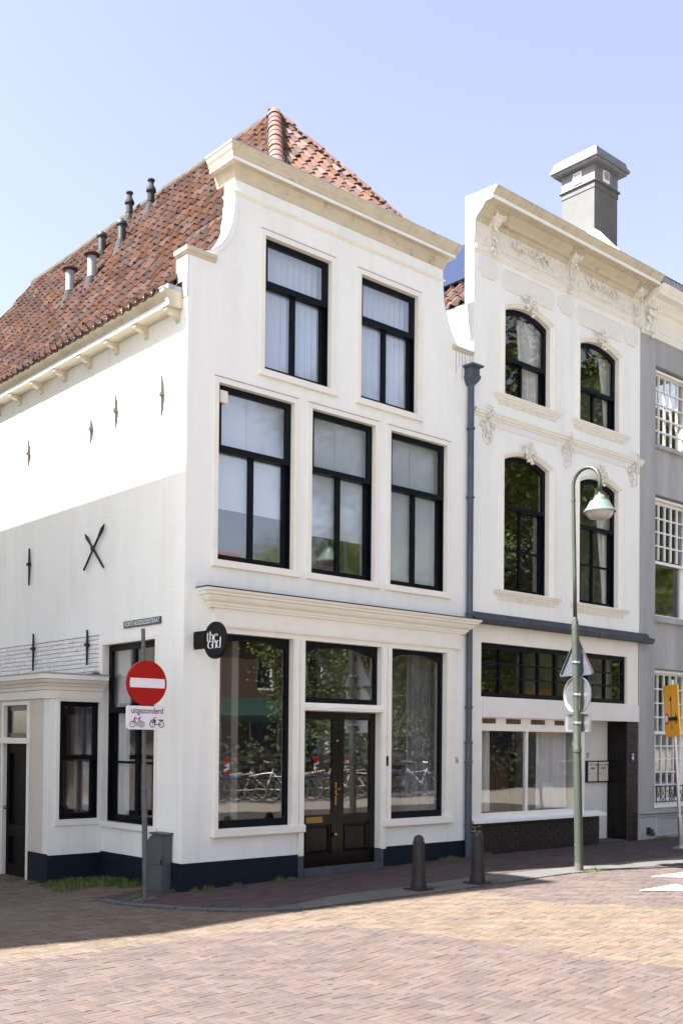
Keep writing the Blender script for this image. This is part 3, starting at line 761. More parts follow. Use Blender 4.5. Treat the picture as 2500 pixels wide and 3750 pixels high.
TW, TL, TE = .185, .285, .226        # tile width, length, exposure
def tile_tpl():
    us = [0, .10, .22, .36, .52, .68, .84, 1.0, 1.1]
    hs_ = [.016, .002, -.010, -.012, .0, .020, .038, .040, .010]
    v, f = [], []
    n = len(us)
    for q, lift in ((0, .030), (1, .006)):
        for u, h in zip(us, hs_): v.append(((u-.5)*TW, (q-.5)*TL, h*1.25+lift))
    for q, lift in ((0, .030), (1, .006)):
        for u, h in zip(us, hs_): v.append(((u-.5)*TW, (q-.5)*TL, h*1.25+lift-.016))
    for i in range(n-1):
        f.append((i, i+1, n+i+1, n+i)); f.append((2*n+i, 3*n+i, 3*n+i+1, 2*n+i+1))
        f.append((i, 2*n+i, 2*n+i+1, i+1))
    f.append((0, n, 3*n, 2*n)); f.append((n-1, 3*n-1, 4*n-1, 2*n-1))
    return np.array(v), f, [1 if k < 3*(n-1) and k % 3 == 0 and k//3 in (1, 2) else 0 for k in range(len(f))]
TT = tile_tpl()
def slope_frame(o, u, v):
    u = Vector(u).normalized(); v = Vector(v).normalized(); n = u.cross(v)
    return Matrix((u, v, n)).transposed().to_4x4(), Vector(o)
tiles = []
def cover(o, u, v, nu, nv, ok, u0=0.0):
    Rm, o = slope_frame(o, u, v); uu = Vector(u).normalized(); vv = Vector(v).normalized()
    for r in range(nv):
        for c in range(nu):
            p = o+uu*(u0+c*TW*.93)+vv*(r*TE+TL*.42)
            if not ok(p): continue
            T = Matrix.Translation(p+Rm.col[2].xyz*random.uniform(0, .012)) @ Rm @ Matrix.Rotation(random.gauss(0, .022), 4, 'Z') @ Matrix.Rotation(random.gauss(0, .018), 4, 'X') @ Matrix.Rotation(random.gauss(0, .02), 4, 'Y')
            tiles.append((p, T))
def okL(p):
    return (p.y > .0 if p.z > 8.80 else p.y > .29) and p.z < RZ-.06 and p.z < FZ0+FS*p.y-.05 and p.z < RZ-(p.y-RY1)*BS and inview(p, 500, 300)
y0_ = .305+TW*.93*70
cover((EX-.06, y0_, EZ-.02), (0, -1, 0), (1, 0, SK), 74, 4, lambda p: p.x < KX-.02 and p.y < 12.3 and p.y > .29 and inview(p, 500, 300))
cover((KX-.05, y0_, KZ-.055), (0, -1, 0), (1, 0, SL), 74, 19, okL)
okF = lambda p: p.x > XS(p.z)+.05 and p.x < 2*RX-XS(p.z)-.05 and p.z < RZ-.05
cover((.6, -.03, FZ0-.03*FS), (1, 0, 0), (0, 1, FS), 26, 13, okF)
cover((2*RX-KX+.05, .305, KZ-.055), (0, 1, 0), (-1, 0, SL), 16, 19, lambda p: p.z < RZ-.05 and p.z < FZ0+FS*p.y-.06 and p.y > .29)
tiles.sort(key=lambda t: (t[0]-CAM).length+(0 if inview(t[0], -10, -10) and t[0].x < RX+1.5 else 100))
tv, tf, tmi = TT
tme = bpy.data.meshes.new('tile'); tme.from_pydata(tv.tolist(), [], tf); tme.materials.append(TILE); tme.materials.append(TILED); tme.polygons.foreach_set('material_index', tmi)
vs_, fs_ = [], []
for i, (p, T) in enumerate(tiles):
    if i < 300:
        o = link('tile', tme, None, roof); o.matrix_basis = T
    else:
        n = len(vs_)*len(tv); A = np.array(T); vs_.append(tv @ A[:3, :3].T+A[:3, 3]); fs_.extend([tuple(k+n for k in f) for f in tf])
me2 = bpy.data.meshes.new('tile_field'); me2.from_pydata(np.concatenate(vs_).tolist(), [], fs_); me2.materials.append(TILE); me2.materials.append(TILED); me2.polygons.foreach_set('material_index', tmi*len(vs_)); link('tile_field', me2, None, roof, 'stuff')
# hip and ridge tiles
def half_tiles(a, b, n, r, up, m, nm, jit=.004):
    a, b = Vector(a), Vector(b); t = (b-a).normalized(); sd = t.cross(Vector(up)).normalized(); nn = sd.cross(t).normalized()
    L_ = (b-a).length/n
    for i in range(n):
        q = MB(); p0 = a+t*L_*i-t*.03; p1 = a+t*L_*(i+1)
        vv = []
        for p, rr in ((p0, r*1.12), (p1, r*.96)):
            for k in range(9):
                w_ = PI*(-.08+1.16*k/8); vv.append(p+sd*math.cos(w_)*rr+nn*math.sin(w_)*rr)
            for k in range(9):
                w_ = PI*(-.08+1.16*k/8); vv.append(p+sd*math.cos(w_)*(rr-.018)+nn*math.sin(w_)*(rr-.018))
        ff = []
        for k in range(8): ff += [(k, k+1, 18+k+1, 18+k), (9+k, 27+k, 27+k+1, 9+k+1), (k, 9+k, 9+k+1, k+1), (18+k, 18+k+1, 27+k+1, 27+k)]
        off = Vector([random.uniform(-jit, jit) for _ in range(3)])
        q.add([x+off for x in vv], ff); part(nm, q, m, roof, smooth=True)
lift = Vector((0, 0, .03))
zf = 8.88; hipL = Vector((XS(zf), (zf-FZ0)/FS, zf)); apex = Vector((RX, RY0, RZ))
half_tiles(hipL+lift, apex+lift, 11, .10, (0, 0, 1), HIPT, 'hip_tile')
hipR = Vector((2*RX-hipL.x, hipL.y, zf)); half_tiles(hipR+lift, apex+lift, 9, .075, (0, 0, 1), HIPT, 'hip_tile', .012)
half_tiles(Vector((RX, RY1, RZ))+lift*.5, apex+Vector((0, .12, .015)), 22, .085, (0, 0, 1), MORTAR, 'ridge_tile', .008)
s = MB()
for i in range(26):
    t_ = i/25; p = hipR.lerp(apex, t_); s.ball(p+Vector((-.07, -.02, .05)), .055, 1.2, 1.0, .5, 6, 4)
for i in range(6):
    p = hipL.lerp(apex, .45+.1*i); s.ball(p+Vector((.10, .0, .04)), random.uniform(.02, .035), 1, 1, .7, 6, 4)
part('mortar_bed', s, MORTAR, roof, kind='stuff')
# bird spikes on both gutters
s = MB()
for i in range(70):
    x = .9+i*.05; s.tube([(x, -.13, 8.88), (x+random.uniform(-.01, .01), -.14, 8.985)], .0022, 3)
for i in range(80):
    y = .3+i*.055; s.tube([(-.22, y, 6.99), (-.235, y+random.uniform(-.01, .01), 7.10)], .002, 3)
part('bird_spikes', s, SPIKE, roof, kind='stuff')
# flues
def flue(x, y, kind):
    zb = ZS(x)
    b = MB(); fl = None
    if kind == 'white':
        b.tube([(x, y, zb+.12), (x, y, zb+.50)], .072, 14); o = part('flue_pipe', b, FLUEW, H1, smooth=True, label='white flue pipe with rusty cap')
        c = MB(); c.lathe([(.07, zb+.50), (.10, zb+.515), (.128, zb+.525), (.128, zb+.54), (.09, zb+.555), (.07, zb+.54), (.04, zb+.54)], (x, y, 0), 18); part('flue_cap', c, RUST, o, smooth=True)
    elif kind == 'black':
        b.tube([(x, y, zb+.05), (x, y, zb+.44)], .066, 14); o = part('flue_pipe', b, PLASTIC, H1, smooth=True, label='plain black flue pipe with domed cap')
        c = MB(); c.lathe([(.066, zb+.40), (.088, zb+.41), (.092, zb+.44), (.085, zb+.465), (.05, zb+.49), (.01, zb+.50)], (x, y, 0), 18); part('flue_cap', c, PLASTIC, o, smooth=True)
    else:
        b.tube([(x, y, zb+.05), (x, y, zb+.40)], .056, 14); o = part('flue_pipe', b, FLASH if kind == 'a' else PLASTIC, H1, smooth=True, label='slender flue pipe with conical grey terminal')
        c = MB(); c.lathe([(.056, zb+.22), (.062, zb+.22), (.062, zb+.235), (.056, zb+.235), (.056, zb+.38), (.08, zb+.385), (.082, zb+.42), (.055, zb+.47), (.042, zb+.5), (.04, zb+.55), (.06, zb+.56), (.06, zb+.58), (.02, zb+.585)], (x, y, 0), 16); part('flue_cap', c, FLASH, o, smooth=True)
    c = MB(); nrm = Vector((-SL, 0, 1)).normalized(); up = Vector((1, 0, SL)).normalized(); base = Vector((x, y, zb))+nrm*.05
    ring = [base+up*math.cos(2*PI*k/14)*.19+Vector((0, math.sin(2*PI*k/14)*.10, 0))-up*.05 for k in range(14)]
    top = [Vector((x+math.cos(2*PI*k/14)*.078, y+math.sin(2*PI*k/14)*.078, zb+.17)) for k in range(14)]
    c.add(ring+top, [(k, (k+1) % 14, 14+(k+1) % 14, 14+k) for k in range(14)]+[tuple(range(14, 28))])
    q = [base+up*a+Vector((0, b_, 0))-nrm*.02 for a, b_ in ((-.28, -.16), (.22, -.16), (.22, .16), (-.28, .16))]
    q2 = [p+nrm*.015 for p in q]; c.add(q+q2, [(0, 1, 2, 3), (4, 5, 6, 7), (0, 1, 5, 4), (1, 2, 6, 5), (2, 3, 7, 6), (3, 0, 4, 7)])
    part('flue_flashing', c, FLASH, o)
flue(2.17, 4.43, 'a'); flue(2.27, 5.28, 'b'); flue(1.75, 4.61, 'black'); flue(1.81, 5.36, 'black'); flue(1.31, 4.76, 'white'); flue(1.32, 5.51, 'white')

# drainpipe between the two houses
dp = thing('drainpipe', 'dark grey drainpipe with hopper head between the two white houses', 'drainpipe', (4.87, -.06, .09))
s = MB(); s.tube([(4.87, -.06, .05), (4.87, -.06, 1.75)], .052, 12); part('lower_pipe', s, ZINC, dp, smooth=True)
s = MB(); s.tube([(4.87, -.06, 1.75), (4.87, -.06, 7.02)], .046, 12); part('upper_pipe', s, ZINC, dp, smooth=True)
for z in (.55, 1.46, 1.74, 2.25, 3.62, 5.32, 6.33):
    s = MB(); s.lathe([(.05, z), (.062, z+.005), (.062, z+.028), (.05, z+.033)], (4.87, -.06, 0), 12); s.box(4.86, 4.88, -.06, .0, z+.005, z+.028); part('pipe_bracket', s, ZINC, dp)
s = MB()
P = [(.06, 6.98), (.10, 7.03), (.125, 7.07), (.13, 7.11), (.115, 7.13), (.115, 7.22), (.16, 7.235), (.165, 7.26)]
s.v = []; nn = len(P)
for r_, z in P:
    s.v += [(4.87-r_*.75, 0.0, z), (4.87-r_*.75, -.02-r_*1.1, z), (4.87+r_*.75, -.02-r_*1.1, z), (4.87+r_*.75, 0.0, z)]
for i in range(nn-1):
    for k in range(4): s.f.append((i*4+k, i*4+(k+1) % 4, i*4+4+(k+1) % 4, i*4+4+k))
s.f += [(0, 1, 2, 3), tuple((nn-1)*4+k for k in (3, 2, 1, 0))]
part('hopper', s, ZINC, dp)

# blinds behind the upper windows
for i, (a, b) in enumerate(ROW2):
    curtain('blind', a+.03, b+.16, 6.34, 7.99, .20, FR, BLIND, 12, .022, ['pale vertical slat blind in the left window under the gable', 'pale vertical slat blind in the right window under the gable'][i], 'vertical blinds in the top floor', cat='blind', sharp=True)
for i, (a, b) in enumerate(ROW1):
    zb = [4.58, 4.45, 3.93][i]
    s = MB(); s.box(a+.03, b+.16, .19, .2, zb, 6.0); s.box(a+.03, b+.16, .184, .206, zb-.02, zb+.006); s.tube([(a+.55, .18, 5.95), (a+.55, .18, 5.35)], .004, 5)
    solo('blind', s, BLIND, ['pale roller blind half drawn in the left first floor window', 'pale roller blind mostly drawn in the middle first floor window', 'pale roller blind fully drawn in the right first floor window'][i], 'blind', 'roller blinds in the first floor')
# shop interior
curtain('curtain', 3.95, 4.45, .72, 3.0, .30, FR, GCURT, 7, .02, 'grey sheer curtain behind the right shop window of the corner house')
curtain('curtain', .50, .72, .72, 3.0, .26, FR, GCURT, 4, .018, 'narrow grey sheer curtain at the left edge of the corner shop window')
s = MB(); s.box(2.9, 4.6, 1.1, 1.6, .05, 1.35); s.box(2.85, 4.65, 1.05, 1.65, 1.35, 1.40); solo('shop_counter', s, WOOD, 'brown wooden counter inside the corner shop', 'counter')
lampi = thing('ceiling_lamp', 'small dark lamp shade seen behind the middle first floor window', 'lamp', (2.55, .9, 6.1)); s = MB(); s.lathe([(.16, 4.25), (.06, 4.42), (.02, 4.46)], (2.55, .9, 0), 14); part('lamp_shade', s, SASH, lampi); s = MB(); s.tube([(2.55, .9, 4.46), (2.55, .9, 6.12)], .006, 5); part('cord', s, SASH, lampi)

# ================================================================== low porch at the left
AX = thing('porch_annex', 'low white flat roofed annex with cream cornice left of the traffic sign', 'annex', (-.4, 4, 0))
w = MB(); w.poly(rect(-.74, -.002, -.4, 2.36), [rect(-.61, -.03, .735, 2.235)], 1.87, 2.02, FR); part('front_wall', w, WHITE2, AX)
w = MB(); w.poly(rect(2.02, 9, -.4, 2.36), [rect(2.42, 3.22, -.05, 2.22)], -.74, -.60, SD); part('street_wall', w, BEIGE, AX)
w = MB(); w.box(-.752, -.002, 1.858, 1.87, -.4, .305); w.box(-.752, -.74, 1.87, 2.40, -.4, .32); part('plinth', w, NAVY, AX)
w = MB(); w.sweep([(-.74, 9), (-.74, 1.87), (-.012, 1.87)], [(-.1, 2.26), (.025, 2.26), (.03, 2.36), (.05, 2.37), (.06, 2.41), (.085, 2.415), (.10, 2.44), (.13, 2.46), (.15, 2.49), (.17, 2.50), (.175, 2.555), (-.1, 2.56)]); part('cornice', w, CREAM, AX)
w = MB(); w.sweep([(-.74, 9), (-.74, 1.87), (-.010, 1.87)], [(-.74, 2.562), (.18, 2.557), (.183, 2.575), (-.74, 2.58)]); part('roof_lead', w, ZINCL, AX)
s = MB(); s.ball((-.06, 1.96, 2.60), .05, 1.2, 1.4, .5, 7, 4); s.ball((-.1, 2.06, 2.59), .035, 1.2, 1, .5, 7, 4); part('moss_clump', s, PLASTIC, AX)
window(AX, -.605, -.035, .738, 2.232, lambda a, d, b: (a, 1.87+d, b), 1.53, d=.05, fw=.055, mull=0, surround=.04, sill=(.05, .03, .07, .02), sur_m=CREAM)
s = MB(); s.box(-.55, -.07, 2.35, 2.36, .76, 2.2); part('interior_wall', s, ROOM, AX)
s = MB(); s.poly(rect(2.405, 3.235, -.06, 2.235), [rect(2.47, 3.17, -.05, 2.19)], -.752, -.66, SD); s.box(-.78, -.66, 2.40, 3.24, 1.69, 1.765); fr_ = part('door_frame', s, CREAM, AX)
s = MB(); s.poly(rect(2.475, 3.165, 1.77, 2.185), [rect(2.53, 3.11, 1.83, 2.12)], -.70, -.66, SD); fl_ = part('fanlight', s, DOOR, AX); s = MB(); s.box(-.685, -.68, 2.526, 3.114, 1.826, 2.124); part('pane', s, GLASS, fl_)
s = MB(); s.poly(rect(2.475, 3.165, -.05, 1.688), [rect(2.56, 3.08, .62, 1.56), rect(2.56, 3.08, .10, .47)], -.70, -.655, SD); s.box(-.672, -.66, 2.55, 3.09, .62, 1.56); s.box(-.672, -.66, 2.55, 3.09, .1, .47); dr = part('door', s, DARKD, AX)
s = MB(); s.ball((-.74, 3.11, .84), .025); s.tube([(-.70, 3.11, .84), (-.74, 3.11, .84)], .008, 6); part('door_knob', s, BRASS, dr)
s = MB(); s.box(-.82, -.64, 2.42, 3.22, -.3, -.052); part('doorstep', s, BSTONE, AX)
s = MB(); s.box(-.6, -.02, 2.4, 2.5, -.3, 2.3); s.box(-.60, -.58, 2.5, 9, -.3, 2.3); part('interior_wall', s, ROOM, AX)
curtain('curtain', -.27, -.06, .76, 2.2, 2.1, lambda a, d, b: (a, d, b), GCURT, 3, .012, 'grey curtain at the right of the dark annex window')
curtain('curtain', 1.55, 1.92, .76, 2.9, .20, SD, CURT, 6, .015, 'pale curtain in the tall side window behind the traffic sign')
s = MB(); s.box(.9, 1.0, .3, 2.4, -.1, 3.2); part('interior_wall', s, ROOML, H1)
# ================================================================== ornate white house
def blobs(mb, seq):
    for x, z, r, d in seq: mb.ball((x, -d, z), r, 1, .75, 1, 7, 4)
def foliage(mb, x0, x1, z0, z1, n, d0, rr, seed, shape=None):
    rn = random.Random(seed)
    for _ in range(n):
        for _t in range(20):
            a, b = rn.uniform(-1, 1), rn.uniform(-1, 1)
            if shape is None or shape(a, b): break
        x = (x0+x1)/2+a*(x1-x0)/2; z = (z0+z1)/2+b*(z1-z0)/2
        r = rr*rn.uniform(.5, 1.15)
        if rn.random() < .55:
            an = rn.uniform(0, PI); q = MB(); q.ball((0, 0, 0), r, 1.7, .7, .55, 7, 4)
            ca, sa = math.cos(an), math.sin(an)
            mb.add([(x+p[0]*ca-p[2]*sa, -d0-rn.random()*.01+p[1], z+p[0]*sa+p[2]*ca) for p in q.v], q.f)
        else: mb.ball((x, -d0-rn.random()*.012, z), r, 1, .8, 1, 7, 4)
def scroll(mb, x, z, r, turns, d, w, flip=1, a0=0):
    pts = []
    for i in range(18):
        t = i/17; a = a0+flip*turns*2*PI*t; q = r*(1-.8*t); pts.append((x+q*math.cos(a), -d, z+q*math.sin(a)))
    mb.tube(pts, [w*(1-.4*i/17) for i in range(18)], 5)

H2 = thing('ornate_house', 'ornate white house with stucco garlands and arched dark windows', 'house', (7.1, 0, .09))
WA = [(5.69, 6.80, 7.03, 8.345, 7.662), (7.585, 8.70, 7.03, 8.315, 7.64), (5.69, 6.80, 4.06, 6.06, 5.385), (7.59, 8.70, 4.045, 6.04, 5.35)]
RISE = .125
w = MB(); w.poly(rect(4.98, 9.342, 3.60, 9.62), [outline(a, b, c, d, RISE) for a, b, c, d, e in WA], 0, .17, FR); part('front_wall', w, WHITE2, H2)
for i, (a, b, c, d, e) in enumerate(WA):
    wn = window(H2, a, b, c, d, FR, e, d=.075, fw=.062, mull=.04, rise=RISE, bars=((4.73,) if i > 1 else ()), glass=GLASSW)
    path = [(b+.035, c), (b+.035, d)]+arc_top(a-.035, b+.035, d+.02, RISE, 12)[0:]+[(a-.035, d), (a-.035, c)]
    path = [(b, c)]+[(x, z) for x, z in arc_top(a, b, d, RISE, 14)]+[(a, c)]
    s = MB(); s.sweep(path, [(-.003, .06), (-.003, -.006), (.014, -.02), (.022, -.02), (.026, -.034), (.044, -.036), (.05, -.05), (.072, -.052), (.078, -.03), (.095, -.03), (.098, -.004), (.098, .02)], lambda p, q, dd: (p, dd, q)); part('architrave', s, CREAM, wn)
    s = MB(); s.sweep([(a-.17, .0), (a-.17, -.001), (b+.19, -.001), (b+.19, .0)], [(0, c-.085), (.02, c-.085), (.03, c-.06), (.055, c-.05), (.06, c-.03), (.075, c-.02), (.075, c), (-.03, c+.012), (-.03, c-.085)]); part('sill', s, CREAM, wn)
    s = MB(); s.box(a-.13, b+.15, -.012, 0, c-.15, c-.085); part('sill_apron', s, ORN, wn)
    xm = (a+b)/2; k = MB()
    foliage(k, xm-.13, xm+.13, d+.05, d+.36, 26, .06, .032, 11+i, lambda p, q: abs(p) < .95-.5*abs(q))
    scroll(k, xm-.07, d+.14, .055, 1.3, .085, .014); scroll(k, xm+.09, d+.20, .05, 1.2, .08, .013, -1)
    k.ball((xm-.15, -.07, d+.27), .045, 1.5, .7, .6); k.ball((xm+.02, -.085, d+.02), .03, 1.2, 1, .8)
    part('keystone_ornament', k, ORN, wn)
# belt course with lead drops
s = MB(); s.sweep([(4.985, 0), (9.40, 0), ], [(0, 6.60), (.02, 6.605), (.025, 6.63), (.05, 6.64), (.055, 6.67), (.07, 6.68), (.07, 6.695), (0, 6.71)]); bc = part('belt_course', s, CREAM, H2)
for a, b in ((5.52, 7.0), (7.45, 8.9)):
    s = MB(); s.box(a, b, -.010, 0, 6.50, 6.60); part('belt_panel', s, PANELW, bc)
for i, x in enumerate((5.30, 7.25, 9.13)):
    k = MB()
    def shp(p, q): return abs(p) < .35+.6*max(0, 1-abs(q-.15)*1.5)
    foliage(k, x-.19, x+.19, 6.26, 6.62, 26, .022, .024, 30+i, shp)
    scroll(k, x-.12, 6.49, .06, 1.3, .025, .012); scroll(k, x+.12, 6.49, .06, 1.3, .025, .012, -1, PI)
    k.sweep([(x-.10, 6.42), (x-.10, 6.30), (x-.06, 6.24), (x, 6.22), (x+.06, 6.24), (x+.10, 6.30), (x+.10, 6.42)], [(0, -.012), (.018, -.012), (.018, .0), (0, 0)], lambda p, q, dd: (p, dd, q))
    foliage(k, x-.05, x+.05, 6.60, 6.78, 12, .075, .026, 50+i)
    part('stucco_drop', k, ORN, H2)
# flush panels above the windows
for i, (a, b, c, d, e) in enumerate(WA[:2]):
    x0, x1 = a-.09, b+.09; z0, z1 = d+.325, d+.60
    n_ = .07
    P = [(x0+n_, z0), (x1-n_, z0), (x1-n_*.6, z0+.05), (x1, z0+.09), (x1, z1-.09), (x1-n_*.6, z1-.05), (x1-n_, z1), (x0+n_, z1), (x0+n_*.6, z1-.05), (x0, z1-.09), (x0, z0+.09), (x0+n_*.6, z0+.05)]
    s = MB(); s.poly(P, [], -.012, 0, FR); pn = part('stucco_panel', s, PANELW, H2)
    s = MB(); s.sweep(P, [(0, -.022), (.018, -.022), (.018, 0), (0, 0)], lambda p, q, dd: (p, dd, q), closed=True); part('panel_border', s, CREAM, pn)
    s = MB(); X = x0+.12
    for k in range(11):
        xa = x0+.06+k*.11
        for sg in (1, -1):
            p0, p1 = (xa, z0+.03), (xa+.2*sg, z1-.03)
            if x0+.03 < p1[0] < x1-.03 and x0+.03 < p0[0] < x1-.03: s.tube([(p0[0], -.013, p0[1]), (p1[0], -.013, p1[1])], .003, 4)
    part('lattice', s, CREAM, pn)
for a, b, z0, z1 in ((5.055, 5.50, 8.70, 9.0), (6.985, 7.41, 8.68, 8.98), (8.83, 9.25, 8.64, 8.95)):
    n_ = .07
    P = [(a+n_*1.4, z0), (b-n_*1.2, z0), (b-n_, z0+.03), (b-.02, z0+.07), (b, z0+.09), (b, z1-.08), (b-.03, z1-.05), (b-n_, z1), (a+n_, z1), (a+.03, z1-.05), (a, z1-.08), (a, z0+.10), (a+.05, z0+.06), (a+n_, z0+.04)]
    s = MB(); s.poly(P, [], -.018, 0, FR); part('cartouche_panel', s, PANELW, H2)
# frieze
s = MB(); s.sweep([(4.985, 0), (9.345, 0)], [(0, 9.035), (.015, 9.035), (.02, 9.06), (.032, 9.065), (.036, 9.09), (.05, 9.10), (.05, 9.115), (0, 9.12)]); part('frieze_moulding', s, CREAM, H2)
s = MB(); s.box(4.982, 9.344, -.012, 0, 9.12, 9.62); part('frieze', s, ORN, H2)
for a, b in ((5.60, 6.98), (7.56, 8.86)):
    P = [(a, 9.21), (b, 9.21), (b, 9.53), (a, 9.53)]
    s = MB(); s.sweep(P, [(0, -.026), (.014, -.026), (.014, -.012), (0, -.012)], lambda p, q, dd: (p, dd, q), closed=True); fp = part('frieze_panel', s, CREAM, H2)
    m_ = (a+b)/2; k = MB()
    for sg in (-1, 1): foliage(k, m_+sg*.30-.18, m_+sg*.30+.18, 9.29, 9.46, 34, .032, .026, int(70+a*7+sg), lambda p, q: abs(q) < 1-.5*abs(p))
    scroll(k, m_-.02, 9.37, .075, 1.2, .04, .014); scroll(k, m_+.07, 9.36, .06, 1.2, .04, .012, -1)
    part('garland', k, ORN, fp)
# cornice
CP2 = [(0, 9.47), (.03, 9.50), (.05, 9.52), (.055, 9.545), (.10, 9.56), (.12, 9.60), (.19, 9.645), (.21, 9.682), (.355, 9.684), (.357, 9.745), (.37, 9.75), (.38, 9.765), (.41, 9.79), (.425, 9.815), (.435, 9.822), (.437, 9.838), (-.17, 9.88), (-.17, 9.47)]
s = MB(); s.sweep([(4.985, 0), (9.40, 0)], CP2); cn = part('roof_cornice', s, CORN, H2)
s = MB(); s.box(4.986, 9.398, -.362, -.356, 9.687, 9.742); part('fascia_band', s, WHITE, cn)
s = MB(); s.box(4.986, 9.398, -.439, -.05, 9.841, 9.846); part('gutter_edge', s, ZINCL, cn)
# lead covered flank at the left end
Pf = [(.172, 8.30), (.006, 8.34), (.006, 9.05), (-.012, 9.05), (-.03, 9.12), (-.012, 9.14), (-.03, 9.48), (-.058, 9.53), (-.115, 9.57), (-.20, 9.65), (-.215, 9.68), (-.36, 9.68), (-.36, 9.747), (-.375, 9.755), (-.435, 9.82), (-.44, 9.845), (.172, 9.885)]
s = MB(); s.poly([(a, b) for a, b in Pf], [], 4.972, 4.985, SD); part('lead_flank', s, ZINCL, H2)
for i, x in enumerate((5.36, 7.27, 9.15)):
    s = MB(); s.poly([(0, 9.10), (-.03, 9.10), (-.035, 9.40), (-.06, 9.45), (-.10, 9.50), (-.17, 9.56), (-.19, 9.62), (-.19, 9.68), (0, 9.68)], [], x-.075, x+.075, lambda a, d, b: (d, a, b)); cs = part('console', s, ORN, H2)
    k = MB()
    for sg in (-1, 1): k.tube([(x+sg*.085, -.155+.05*math.cos(t), 9.60+.05*math.sin(t)) for t in [j*2*PI/10 for j in range(16)]], [.02*(1-.03*j) for j in range(16)], 6)
    foliage(k, x-.075, x+.075, 9.40, 9.60, 14, .12, .03, 90+i); foliage(k, x-.06, x+.06, 9.22, 9.42, 12, .05, .026, 95+i); foliage(k, x-.04, x+.04, 9.12, 9.24, 6, .045, .02, 99+i)
    foliage(k, x-.085, x+.085, 9.03, 9.14, 12, .055, .028, 105+i)
    part('acanthus_leaf', k, ORN, cs)
    s = MB(); s.box(x-.12, x+.12, -.23, 0, 9.62, 9.683); s.box(x-.15, x+.15, -.26, 0, 9.65, 9.683); part('console_block', s, CORN, cs)
# low shop storey
w = MB(); w.poly([(4.985, -.1), (5.238, -.1), (5.238, 2.14), (9.335, 2.14), (9.335, 3.60), (4.985, 3.60)], [rect(5.212, 9.00, 2.44, 3.25)], .012, .15, FR); part('shop_storey', w, CREAM, H2)
s = MB(); s.box(5.238, 9.347, -.006, .012, 2.14, 2.425); part('lintel', s, PANELW, H2)
s = MB(); s.sweep([(4.90, 0), (9.60, 0)], [(-.0, 3.56), (.10, 3.50), (.135, 3.515), (.15, 3.55), (.15, 3.585), (.13, 3.60), (.06, 3.61), (.0, 3.69)]); part('lead_gutter', s, LEAD, H2)
# strip window
vx = [5.262, 5.70, 6.257, 6.64, 7.09, 7.50, 7.911, 8.43, 8.945]; vz = [2.515, 2.737, 2.955, 3.175]
H = []
for i in range(8):
    for j in range(3):
        ta = .03 if i in (2, 4, 6) else .012; tb = .03 if i+1 in (2, 4, 6) else .012
        H.append((vx[i]+(ta if i else 0), vx[i+1]-(tb if i < 7 else 0), vz[j]+(.013 if j else 0), vz[j+1]-(.013 if j < 2 else 0)))
s = MB(); s.poly(rect(5.215, 8.997, 2.443, 3.247), [rect(*h) for h in H], .06, .12, FR); sw = part('strip_window', s, SASH, H2)
for h in H:
    p = MB(); p.box(h[0]-.005, h[1]+.005, .09, .096, h[2]-.005, h[3]+.005); part('pane', p, GLASSW, sw)
# display window
s = MB(); s.poly(rect(5.238, 7.86, .62, 2.14), [rect(5.262, 6.345, .70, 1.935), rect(6.385, 7.795, .70, 1.935)], .06, .13, FR); dw = part('display_window', s, CREAM, H2)
for a, b in ((5.262, 6.345), (6.385, 7.795)):
    p = MB(); p.box(a-.005, b+.005, .09, .098, .695, 1.94); part('pane', p, GLASSW, dw)
for x in (5.24, 5.83, 6.43, 7.03, 7.5):
    p = MB(); p.box(x+.02, x+.36, .052, .06, 2.045, 2.12)
    v = part('vent_grid', p, WOOD, dw)
    p = MB()
    for k in range(4): p.box(x+.02, x+.36, .046, .052, 2.052+k*.018, 2.058+k*.018)
    part('vent_slat', p, RUST, v)
s = MB(); s.poly([(-.075, .563), (.13, .563), (.13, .645), (-.075, .605)], [], 4.98, 8.30, lambda a, d, b: (d, a, b)); part('shop_sill', s, WPAINT, H2)
s = MB(); s.box(4.99, 8.205, .014, .16, -.2, .562); pb = part('brick_plinth', s, DKMORT, H2)
z = .09; r = 0
while z < .54:
    x = 4.988+(0 if r % 2 else -.1)
    while x < 8.205:
        a, b = max(4.988, x), min(8.207, x+.2)
        if b-a > .03: face_brick(pb, a+.004, b-.004, z+.003, z+.056, .0+random.uniform(0, .004), .03, FR, DKBRICK)
        x += .208
    z += .0605; r += 1
# recessed entrance
s = MB(); s.box(7.86, 9.33, .40, .55, -.2, 2.3); part('porch_wall', s, PANELW, H2)
s = MB(); s.box(7.80, 7.86, .13, .40, .0, 2.14); part('porch_side', s, CREAM, H2)
s = MB(); s.box(8.206, 8.99, .0, .40, -.2, .115); part('porch_step', s, BSTONE, H2)
s = MB(); s.box(9.0, 9.328, .012, .40, -.2, 2.138); pr_ = part('brick_pier', s, IRON, H2)
z = .10; r = 0
while z < 2.12:
    for a, b in (((8.994, 9.20), (9.205, 9.332)) if r % 2 else ((8.994, 9.12), (9.125, 9.332))):
        face_brick(pr_, a+.003, b-.003, z+.003, min(2.136, z+.056), .0+random.uniform(0, .003), .02, FR, DKBRICK)
    z += .0605; r += 1
s = MB()
for k in range(5): s.box(8.988, 9.0, .02+k*.075, .02+k*.075+.07, .1, 2.136)
part('entry_boarding', s, DOOR, H2)
